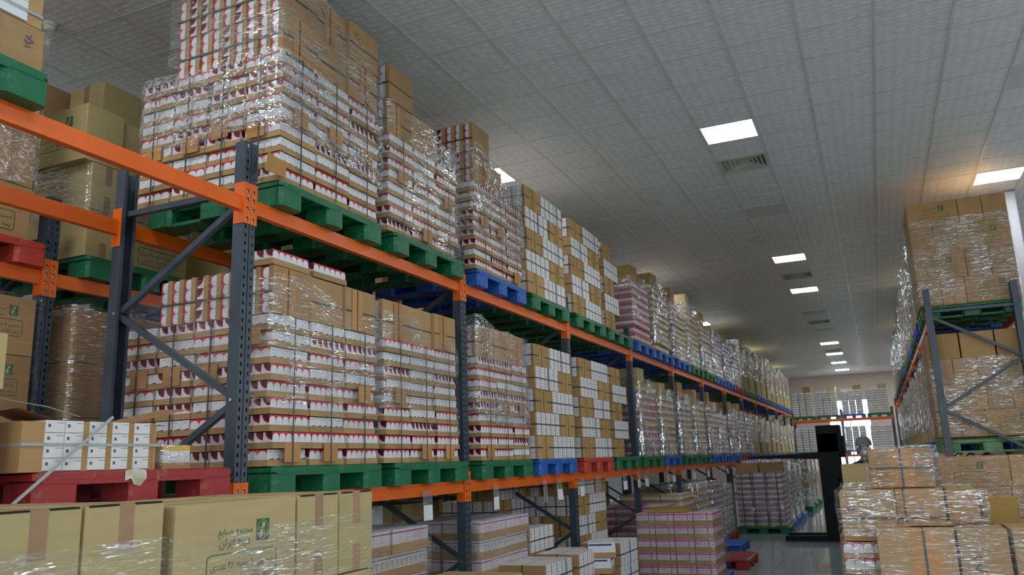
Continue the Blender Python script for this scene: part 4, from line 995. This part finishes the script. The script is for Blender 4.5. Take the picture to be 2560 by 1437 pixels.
# loads standing in the aisle along the rack
for k, (xx, yy, st, n_, h, c, tb) in enumerate(((-2.59, 20.0, ['violet'], 10, .118, 'green', 0), (-2.62, 21.3, ['grey'], 12, .12, 'blue', 0), (-2.62, 22.7, ['violet', 'grey'], 11, .12, 'blue', 0), (-2.62, 24.2, ['grey'], 11, .12, 'blue', 0),
                                             (-2.6, 27.2, ['brown'], 4, .36, 'green', 0), (-2.6, 28.8, ['brown'], 4, .36, 'green', 0), (-2.6, 30.6, ['brown'], 4, .36, 'green', 0))):
    pallet(c, xx, yy, 0, f'{c} floor pallet in the aisle under the {ORD[k]} load beyond the stacker forks', 'floor pallets beside the aisle', k == 0)
    wrapped_load(xx, yy, PH, 1.02, 1.04, n_, h, st, f'{word[st[0]]} wrapped load standing in the aisle, {ORD[k]} beyond the stacker forks', 'wrapped loads in the aisle', 500+k, 'film_painted_sheen' if k else 'film_clear', zf=(0, 1))
for k in range(4):
    xx = -2.97+k*.255
    link('packing_strap', MB().box(xx-.009, xx+.009, 19.448, 19.45, PH, PH+1.18, 'strap_dark').mesh('packing_strap'), None, label=f'dark strap down the first aisle load, {ORD[k]} from the rack', cat='strap', group='straps on the first aisle load')
for k in range(2): carton_box(-3.08+k*.52, -2.58+k*.52, 19.49, 19.95, PH+1.18, PH+1.18+.22, f'brown box on the first aisle load, {("nearer the rack","nearer the aisle")[k]}', 'boxes on the first aisle load', mat='cardboard')

# ------------------------------------------------------------------ label sleeves hanging on the lower beam
def sleeve(y, label, paper=True, w=.165, h=.225, lift=0.0):
    o = link('label_sleeve', MB().box(0, .0008, -w/2, w/2, -h, 0, 'sleeve').mesh('label_sleeve'), None, (XF+.012, y, ZL-.005+lift), (.0, RND.uniform(-.08, .02), RND.uniform(-.15, .15)), label=label, cat='sleeve', group='label sleeves on the lower beam')
    if paper: link('paper', MB().box(.0012, .0018, -w/2+.006, w/2-.006, -h+.006, -h*.48, 'paper').mesh('paper'), o)
for k, y in enumerate((5.55, 6.78, 7.97, 8.36, 9.12, 9.72, 10.86, 11.55, 11.95, 13.3, 13.75, 15.4, 16.75, 18.1, 19.0, 20.3, 21.6)):
    sleeve(y, f'clear plastic sleeve with white paper hanging on the lower beam, {ORD[k]} along', k not in (2, 5))

# ------------------------------------------------------------------ rack across the aisle
RTU, RTL = 3.31+.0475, 1.62+.0475
pallet('green', RX+.53, RY+.62, RTU, 'green pallet under the four-layer brown box stack on the short rack end', 'pallets across the aisle', True)
g = 'brown boxes on the upper beams across the aisle'; zz = RTU+PH; h = .346
for L in range(4):
    if L % 2 == 1: cfg = [(.0, .60, True), (.60, .875, False), (.875, 1.15, False)]
    else: cfg = [(.0, .275, False), (.275, .55, False), (.55, 1.15, True)]
    for q, (a, b, pr) in enumerate(cfg):
        lab_ = f'brown {"printed" if pr else "taped"} box, {ORD[L]} layer up, {ORD[q]} across, high on the braced end frame'
        d_ = .30 if pr else .58
        carton_box(RX-.05+a, RX-.05+b, RY+.06, RY+.06+d_, zz+L*h, zz+L*h+h, lab_, g, 'cardboard_box', (('-y', 'b'),) if pr else (), () if pr else ('-y',))
    for q, (a, b, pr) in enumerate(cfg):
        if pr: carton_box(RX-.05+a, RX-.05+b, RY+.37, RY+.64, zz+L*h, zz+L*h+h, f'brown box hidden behind the printed box in the {ORD[L]} layer of the high braced-end stack', g, 'cardboard_box')
    for q in range(2): carton_box(RX-.05+q*.58, RX-.05+q*.58+.57, RY+.65, RY+1.16, zz+L*h, zz+L*h+h, f'brown box at the back of the {ORD[L]} layer of the high braced-end stack, {("aisle","far")[q]} side', g, 'cardboard_box')
film(RX-.07, RX+1.12, RY+.035, RY+1.18, zz+.02, zz+4*h-.25, 'clear film round the four-layer brown box stack', None, 'film_clear', 61, .008)
pallet('pale green', RX+.53, RY+.62, RTL, 'weathered pale green pallet under the brown boxes of the braced end frame', 'pallets across the aisle', True)
zz = RTL+PH+.03; h = .325
for L in range(4):
    if L == 3: cfg = [(.0, .38, False), (.39, .77, False), (.78, 1.15, False)]
    elif L % 2 == 0: cfg = [(.0, .275, False), (.275, .55, False), (.55, 1.15, True)]
    else: cfg = [(.0, .60, True), (.60, .875, False), (.875, 1.15, False)]
    for q, (a, b, pr) in enumerate(cfg):
        carton_box(RX-.05+a, RX-.05+b, RY+.06, RY+.62, zz+L*h, zz+L*h+h, f'brown {"printed" if pr else "plain"} box behind the diagonal braces, {ORD[L]} layer up, {ORD[q]} across', 'brown boxes on the lower beams across the aisle', 'cardboard_box', (('-y', 'b'),) if pr else (), () if (pr or L == 3) else ('-y',))
    for q in range(2): carton_box(RX-.05+q*.58, RX-.05+q*.58+.57, RY+.63, RY+1.16, zz+L*h, zz+L*h+h, f'brown box at the back behind the diagonal braces, {ORD[L]} layer, {("aisle","far")[q]} side', 'brown boxes on the lower beams across the aisle', 'cardboard_box')
film(RX-.07, RX+1.12, RY+.035, RY+1.18, zz+.02, zz+3*h, 'clear film round the brown boxes behind the diagonal braces', None, 'film_clear', 62, .01)
rc = ['green', 'blue', 'green', 'blue', 'green', 'green', 'blue', 'green', 'green', 'blue', 'green', 'green', 'blue', 'green', 'green', 'blue', 'green']
for n in range(1, 14):
    b, k = n//2, n % 2; yy = RY+b*S+(.65 if k == 0 else 2.02)
    pallet(rc[n], RX+.51, yy, RTU, f'{rc[n]} pallet, {ordn(n)} along the upper beams across the aisle', 'pallets across the aisle')
    wrapped_load(RX+.50, yy, RTU+PH, 1.06, 1.08, (4, 4, 3)[n % 3], (.33, .30, .35)[n % 3], 'brown', f'tall wrapped brown load, {ordn(n)} along the upper beams across the aisle', 'wrapped loads across the aisle', 600+n, zf=(.05, 1))
    pallet(rc[n+2], RX+.51, yy, RTL, f'{rc[n+2]} pallet, {ordn(n)} along the lower beams across the aisle', 'pallets across the aisle')
    wrapped_load(RX+.50, yy, RTL+PH, 1.06, 1.08, 3, (.36, .40, .38)[n % 3], 'brown', f'silvery wrapped load, {ordn(n)} along the lower beams across the aisle', 'wrapped loads across the aisle', 650+n, zf=(.15, 1))
for n in range(0, 8):
    b, k = n//2, n % 2; yy = RY+b*S+(.65 if k == 0 else 2.02)
    pallet(rc[n+1], RX+.51, yy, 0, f'{rc[n+1]} floor pallet, {ordn(n)} below the beams across the aisle', 'pallets across the aisle')
    wrapped_load(RX+.50, yy, PH, 1.06, 1.08, 3, .4, 'brown', f'brown wrapped floor load, {ordn(n)} below the beams across the aisle', 'wrapped loads across the aisle', 700+n)

# ------------------------------------------------------------------ rack at the far wall
for lev, z0, cols in (('upper', 3.10+.0475, ('green', 'green', 'blue', 'green')), ('lower', 1.545+.0475, ('green', 'green', 'blue', 'blue'))):
    for n in range(4):
        xx = -2.93+n*1.02+(.02 if n > 1 else 0); pallet(cols[n], xx, FY+.50, z0, f'{cols[n]} pallet, {ORD[n]} along the {lev} beams of the far wall rack', 'pallets at the far wall', rotz=-math.pi/2).scale = (.86, .86, 1)
        nl = 10
        wrapped_load(xx, FY+.46, z0+PH, .86, .80, nl, .105, ('grey', 'grey2'), f'white and grey carton load, {ORD[n]} along the {lev} beams of the far wall rack', 'loads at the far wall', 800+n+(10 if lev == 'upper' else 0), 'film_clear', top_boxes=1 if lev == 'upper' else 0)

# ------------------------------------------------------------------ stacker truck
sx, sy = -.96, 18.2
tr = link('stacker_truck', None, None, (sx, sy, 0), label='black stacker truck with tall mast and raised forks in the aisle', cat='stacker')
K = 'mast_black'
for yy in (-.33, .33):
    link('mast_rail', MB().box(-.20, .20, yy-.05, yy+.05, .10, 2.10, K).mesh('mast_rail'), tr)
    link('outrigger', MB().cbox(-1.0, .1, yy-.06, yy+.06, .015, .115, K, .02).mesh('outrigger'), tr)
    link('wheel', MB().cyl((-.86, .055), .05, yy-.04, yy+.04, 'rubber', 14, 'y').mesh('wheel'), tr)
link('mast_head', MB().box(-.20, .26, -.38, .38, 1.74, 2.27, K).mesh('mast_head'), tr)
link('mast_cross_member', MB().box(-.05, .05, -.28, .28, .55, .75, K).mesh('mast_cross_member'), tr)
link('carriage', MB().box(-.17, -.07, -.36, .36, 1.50, 2.0, K).mesh('carriage'), tr)
link('load_guard', MB().box(-.13, -.09, -.36, .36, 1.62, 1.95, K).box(.1, .30, -.3, .3, 1.62, 2.05, K).mesh('load_guard'), tr)
for yy in (-.22, .22):
    link('fork', MB().sweep([(-1.58, 1.665), (-.16, 1.60), (-.10, 1.60), (-.10, 2.0), (-.17, 2.0), (-.17, 1.735), (-1.58, 1.69)], 'y', yy-.07, yy+.07, K).mesh('fork'), tr)
link('lift_cylinder', MB().cyl((.0, .0), .035, .2, 1.5, K, 12).cyl((.0, -.31), .013, 1.1, 1.62, 'zinc', 10).mesh('lift_cylinder'), tr)
link('body', MB().cbox(.12, .95, -.42, .42, .06, 1.25, K, .04).mesh('body'), tr)
link('tiller', MB().bar((.9, 0, .9), (1.25, 0, 1.25), .05, .05, K).bar((1.25, -.16, 1.25), (1.25, .16, 1.25), .04, .04, K).mesh('tiller'), tr)

# ------------------------------------------------------------------ person
def person(x, y, yaw):
    ht = 1.84; vs, es, rs = [], [], []
    def add(p, r, par=None):
        vs.append(p); rs.append(r)
        if par is not None: es.append((par, len(vs)-1))
        return len(vs)-1
    pel = add((0, 0, 1.0), (.16, .12)); wst = add((0, .01, 1.15), (.145, .105), pel); ch = add((0, .015, 1.35), (.175, .12), wst); sh = add((0, .01, 1.49), (.12, .08), ch)
    nk = add((0, -.005, 1.57), (.058, .060), sh); hd0 = add((0, -.015, 1.64), (.068, .082), nk); hd1 = add((0, -.02, 1.72), (.082, .100), hd0); hd2 = add((0, -.012, 1.79), (.075, .09), hd1)
    for sd_ in (-1, 1):
        s1 = add((.19*sd_, .01, 1.46), (.062, .06), sh); el = add((.25*sd_, .03, 1.18), (.045, .045), s1); wr = add((.20*sd_, -.16, 1.02), (.03, .026), el); pa = add((.19*sd_, -.22, .99), (.036, .018), wr)
        for q in range(4): a = add(((.165+.017*q)*sd_, -.275, .985), (.009, .009), pa); add(((.165+.017*q)*sd_, -.305-.006*(q in (1, 2)), .965), (.008, .008), a)
        a = add((.15*sd_, -.235, .98), (.011, .011), pa); add((.135*sd_, -.262, .97), (.009, .009), a)
        hp = add((.10*sd_, 0, .93), (.095, .10), pel); kn = add((.11*sd_, -.01, .50), (.062, .065), hp); an = add((.11*sd_, .02, .09), (.042, .045), kn); add((.115*sd_, -.14, .04), (.042, .032), an)
    me = bpy.data.meshes.new('person'); me.from_pydata(vs, es, []); o = bpy.data.objects.new('person', me); COL.objects.link(o)
    sk = o.modifiers.new('skin', 'SKIN'); sk.use_smooth_shade = True
    for k, r in enumerate(rs): me.skin_vertices[0].data[k].radius = r
    me.skin_vertices[0].data[0].use_root = True
    o.modifiers.new('sub', 'SUBSURF').levels = 2
    dg = bpy.context.evaluated_depsgraph_get(); fin = bpy.data.meshes.new_from_object(o.evaluated_get(dg)); bpy.data.objects.remove(o)
    fin.materials.clear(); fin.materials.append(MATS['navy_cloth']); fin.materials.append(MATS['skin'])
    for p in fin.polygons: c = p.center; p.material_index = 1 if c.z > 1.545 or (abs(c.x) > .12 and c.y < -.19 and .8 < c.z < 1.1) else 0; p.use_smooth = True
    po = link('person', fin, None, (x, y, .0), (0, 0, yaw), label='person in dark clothes, grey cap and white face mask beyond the stacked boxes', cat='person')
    def ell(name, c, r, mat, z0=-1.0, z1=1.0, fwd=None, n=18, m_=10):
        mb = MB(); ring = []
        for a in range(m_+1):
            ph = z0+(z1-z0)*a/m_; rr = math.sqrt(max(0, 1-ph*ph)); ring.append([(c[0]+r[0]*rr*math.cos(2*math.pi*b/n), c[1]+r[1]*rr*math.sin(2*math.pi*b/n), c[2]+r[2]*ph) for b in range(n)])
        for a in range(m_):
            for b in range(n):
                q = [ring[a][b], ring[a][(b+1) % n], ring[a+1][(b+1) % n], ring[a+1][b]]
                if fwd is not None and sum(p[1] for p in q)/4 > fwd: continue
                mb.quad(q, mat)
        return link(name, mb.mesh(name, True), po)
    ell('cap', (0, .0, 1.775), (.108, .128, .115), 'cap_cloth', -.25, 1.0)
    ell('face_mask', (0, -.03, 1.655), (.078, .096, .066), 'mask_cloth', -.95, .85, -.05)
    for s_ in (-1, 1):
        ell('eye', (.032*s_, -.109, 1.735), (.014, .010, .008), 'ink_black'); ell('ear', (.086*s_, .0, 1.70), (.012, .024, .034), 'skin')
        ell('eyebrow', (.034*s_, -.108, 1.757), (.02, .010, .005), 'ink_black')
    ell('nose', (0, -.118, 1.705), (.014, .02, .026), 'skin')
    return po
person(-.215, 13.3, .25).scale = (1.035, 1.035, 1.035)

# ------------------------------------------------------------------ stacked boxes in the near corner of the aisle, across from the rack
gq = 'strapped boxes in the near aisle stack'
QY = 6.55
pallet('green', .45, QY+.62, 0, 'green pallet under the strapped boxes stacked at the aisle corner', 'pallets at the aisle corner')
pallet('green', 1.62, QY+.62, 0, 'second green pallet under the strapped boxes at the aisle corner', 'pallets at the aisle corner')
def big_box(x0, x1, y0, y1, z0, z1, label, pad=None, straps=(), hw=None, mat='cardboard', vs=True):
    o = carton_box(x0, x1, y0, y1, z0, z1, label, gq, mat); dx, dy, dz = x1-x0-.006, y1-y0-.006, z1-z0-.004
    if pad: link('pad', MB().box(pad[0]*dx-dx/2, pad[1]*dx-dx/2, -dy/2-.003, -dy/2-.0004, .003, dz-.003, 'cardboard_pad').mesh('pad'), o)
    for s_ in straps: link('strap', MB().box(-dx/2, dx/2, -dy/2-.005, -dy/2-.0034, s_*dz-.008, s_*dz+.008, 'strap_dark').mesh('strap'), o)
    if pad and vs: 
        c = (pad[0]+pad[1])/2*dx-dx/2
        link('strap', MB().box(c-.008, c+.008, -dy/2-.0068, -dy/2-.0052, 0, dz, 'strap_dark').box(c-.008, c+.008, -dy/2-.0068, dy/2, dz+.001, dz+.0026, 'strap_dark').mesh('strap'), o)
    if hw:
        m = MB()
        for s_ in hw[1]: stroke(m, s_, .006, 0, hw[2])
        link('handwriting', m.mesh('handwriting'), o, (hw[0][0]*dx-dx/2, -dy/2-.007, hw[0][1]*dz), FACE['-y'])
    return o
TWO = [[(0, .06), (.02, .085), (.055, .08)], [(.05, .05), (.005, .0), (.08, -.01)]]
# front boxes
big_box(-.10, .40, QY, QY+.5, .60, 1.195, 'large brown box with orange-brown pad and grey strap, front of the aisle corner stack', (.42, .80), (.2,))
big_box(.41, .72, QY, QY+.5, .60, 1.19, 'brown box with a handwritten black figure, next to the padded box', None, (.28,), ((.25, .55), TWO, 'ink_black'))
big_box(.74, 1.15, QY-.01, QY+.5, .60, 1.19, 'brown handwritten box at the picture edge of the aisle corner stack', None, (.3,), ((.3, .66), TWO, 'ink_black'))
big_box(-.10, .55, QY+.02, QY+.55, PH, .598, 'brown box at the bottom of the aisle corner stack below the padded box')
big_box(.56, 1.15, QY+.02, QY+.55, PH, .598, 'brown box at the bottom of the aisle corner stack below the handwritten boxes')
# red and white carton trays at the aisle corner
gt = 'red and white trays at the aisle corner'
for L, zz_ in enumerate((PH+k*.115 for k in range(8))):
    o = link('carton_tray', TRAY, None, (-.20, QY+.40, zz_), (0, 0, 0), label=f'tray of red and white cartons at the aisle corner, {ORD[L]} from the floor', cat='tray', group=gt)
    link('inner_cartons', cached(('fill', .105), lambda: fill_mesh(.10)), o)
    cm = cached(('cartonQ',), lambda: MB().box(-CDX/2+.0006, CDX/2-.0006, -CDY/2+.0006, CDY/2-.0006, 0, .105, 'white_card', px='carton_arch', ny='carton_arch').mesh('carton'))
    if L > 4:
        for i in range(4): link('carton', cm, o, ((i-1.5)*(CDX+.001), -2.5*(CDY+.001), .005))
    else: link('cartons', MB().box(-.136, .136, -.168, .16, .005, .1, 'white_card').mesh('cartons'), o)
# second tier
VW = [[(0, .03), (.01, 0), (.025, .04), (.04, .0), (.055, .035)]]
big_box(-.33, .05, QY+.24, QY+.75, 1.085, 1.445, 'brown box with blue handwriting under film above the red and white trays', None, (.45,), ((.12, .6), VW, 'ink_blue'))
big_box(.06, .40, QY+.52, QY+.95, 1.085, 1.445, 'dark-strapped brown box in the middle of the second tier, aisle corner stack', (.1, .25), (.4,), ((.4, .5), VW, 'ink_blue'))
big_box(.41, .62, QY+.5, QY+.9, 1.19, 1.44, 'smaller brown box with an orange stripe at the end of the second tier', (.1, .22), vs=False)
big_box(.66, .90, QY+.75, QY+1.1, 1.14, 1.36, 'small ochre box standing back on the aisle corner stack', mat='cardboard_ochre')
for q in range(2): big_box(-.38+q*.68, .29+q*.68, QY+.70, QY+1.2, PH, 1.083, f'brown box inside the back of the aisle corner stack, {("aisle","far")[q]} side')
# top box
big_box(-.10, .36, QY+.62, QY+1.05, 1.447, 1.752, 'brown box with a wide pad and crossed straps on top of the aisle corner stack', (.3, .72), (.5,))
cs = MB(); cs.quad([(0, 0, 0), (.30, -.02, .006), (.32, .10, 0), (.02, .12, .004)], 'cardboard_pad'); cs.quad([(.05, .14, .012), (.40, .13, .02), (.38, .22, .012), (.04, .24, .012)], 'cardboard_ochre')
link('cardboard_scrap', cs.mesh('cardboard_scrap'), None, (.12, QY+.12, 1.2), label='torn flat cardboard scrap under a strap on the padded box', cat='scrap')
link('cardboard_scrap', MB().box(0, .34, 0, .10, 0, .005, 'cardboard_dark').mesh('cardboard_scrap'), None, (.38, QY+.42, 1.2), (.04, 0, .03), label='flat brown cardboard strip in front of the second tier boxes', cat='scrap')
film(-.13, 1.19, QY-.03, QY+.54, .64, 1.19, 'shiny clear film stretched across the front boxes of the aisle corner stack', 'film on the aisle corner stack', 'film_clear', 81, .010, wav=.02)
film(-.36, .66, QY+.21, QY+.98, 1.12, 1.45, 'shiny film round the second tier of the aisle corner stack', 'film on the aisle corner stack', 'film_clear', 82, .012, wav=.02)
film(-.13, .40, QY+.59, QY+1.08, 1.46, 1.77, 'loose film hanging round the top box of the aisle corner stack', 'film on the aisle corner stack', 'film_clear', 83, .018, wav=.04)
film(-.365, -.09, QY+.2, QY+.60, .75, 1.08, 'torn film round the red and white trays at the aisle corner', 'film on the aisle corner stack', 'film_clear', 84, .01, wav=.02)
# brown printed boxes behind, before the braced frame
g = 'printed boxes before the braced frame'
pallet('green', 1.05, 9.9, 0, 'green pallet under the printed brown boxes before the braced frame', 'pallets at the aisle corner')
for L in range(5):
    for q, (a, b, pr) in enumerate(((.52, 1.14, True), (1.14, 1.44, False), (1.44, 1.74, False)) if L % 2 == 0 else ((.52, .82, False), (.82, 1.12, False), (1.12, 1.74, True))):
        carton_box(a, b, 9.4, 9.9, PH+L*.298, PH+L*.298+.298, f'brown {"printed" if pr else "taped"} box before the braced frame, {ORD[L]} layer, {ORD[q]} across', g, 'cardboard_box', (('-y', 'b'),) if pr else (), () if pr else ('-y',))
film(.49, 1.77, 9.37, 9.93, 1.0, 1.64, 'shiny film round the printed boxes before the braced frame', None, 'film_clear', 85, .012)
# pale boxes beyond the stack, below the person
for L in range(4):
    carton_box(-.45, .10, 10.6, 11.2, L*.36+.15, L*.36+.51, f'pale brown box in the stack below the masked person, {ORD[L]} from the floor', 'boxes below the masked person', 'cardboard_pale')
film(-.48, .13, 10.57, 11.23, .2, 1.38, 'crinkled silvery film round the boxes below the masked person', None, 'film_crinkled', 86, .012)
pallet('green', .1, 11.1, -.01, 'green pallet under the boxes below the masked person', 'pallets at the aisle corner')
# loose film and a white pack at the picture edge
carton_box(1.02, 1.6, QY+.6, QY+1.05, 1.14, 1.40, 'white pack with red print under film at the picture edge', gq, 'white_plain')

# ------------------------------------------------------------------ near boxes in front of the rack
gn = 'pale brown boxes nearest the camera'
NX = -2.2
def near(y0, y1, z1, label, **k):
    d = k.pop('d', .62); x1 = k.pop('x1', NX); return carton_box(x1-d, x1, y0, y1, z1-.345, z1, label, gn, 'cardboard_pale', flaps=True, **k)
za, zc = 1.74-.076, 1.74-.098
near(1.18, 1.485, za, 'pale brown taped box at the very edge, nearest the camera', tapes=('+x',))
near(1.49, 1.775, za, 'pale brown box with a brown tape strip, first of two taped ends nearest the camera', tapes=('+x',))
near(1.78, 2.085, za, 'pale brown box with a brown tape strip, second of two taped ends nearest the camera', tapes=('+x',))
near(2.13, 2.765, zc, 'pale brown box with a green emblem and Persian print, nearest the camera', d=.30, prints=(('+x', 'a'),))
near(2.775, 3.055, zc+.004, 'pale brown taped box next to the printed one, nearest the camera', tapes=('+x',))
near(3.06, 3.32, zc+.004, 'last pale brown taped box of the near row, beside the second lower pallet', tapes=('+x',))
near(2.13, 2.765, zc, 'pale brown box right behind the printed near box', d=.30, x1=NX-.31)
for q, (a, b) in enumerate(((1.18, 2.09), (2.13, 3.30))): near(a, b, (za, zc)[q], f'pale brown box at the back of the near row, {("edge","printed")[q]} side', d=.27, x1=NX-.63)
for q, (a, b, zt_) in enumerate(((1.18, 2.09, za), (2.13, 3.32, zc))):
    for L in range(3):
        zz_ = zt_-.345-L*.345
        for p in range(2):
            near(a+p*(b-a)/2, a+(p+1)*(b-a)/2-.005, zz_, f'pale brown box under the near row, {("edge","printed")[q]} side, {ORD[L]} layer down, {ORD[p]} along', d=.9)
    pallet('green', NX-.47, (a+b)/2, zt_-4*.345-PH-.002, f'green pallet under the {("edge","printed")[q]} side of the near boxes', 'pallets under the near boxes')
    film(NX-.93, NX+.018, a-.02, b+.02, zt_-.45, zt_-.10-(.02 if q == 0 else 0), f'clear film stretched round the near boxes, {("edge","printed")[q]} side', 'film on the near boxes', 'film_clear', 90+q, .004, .02, wav=.01)
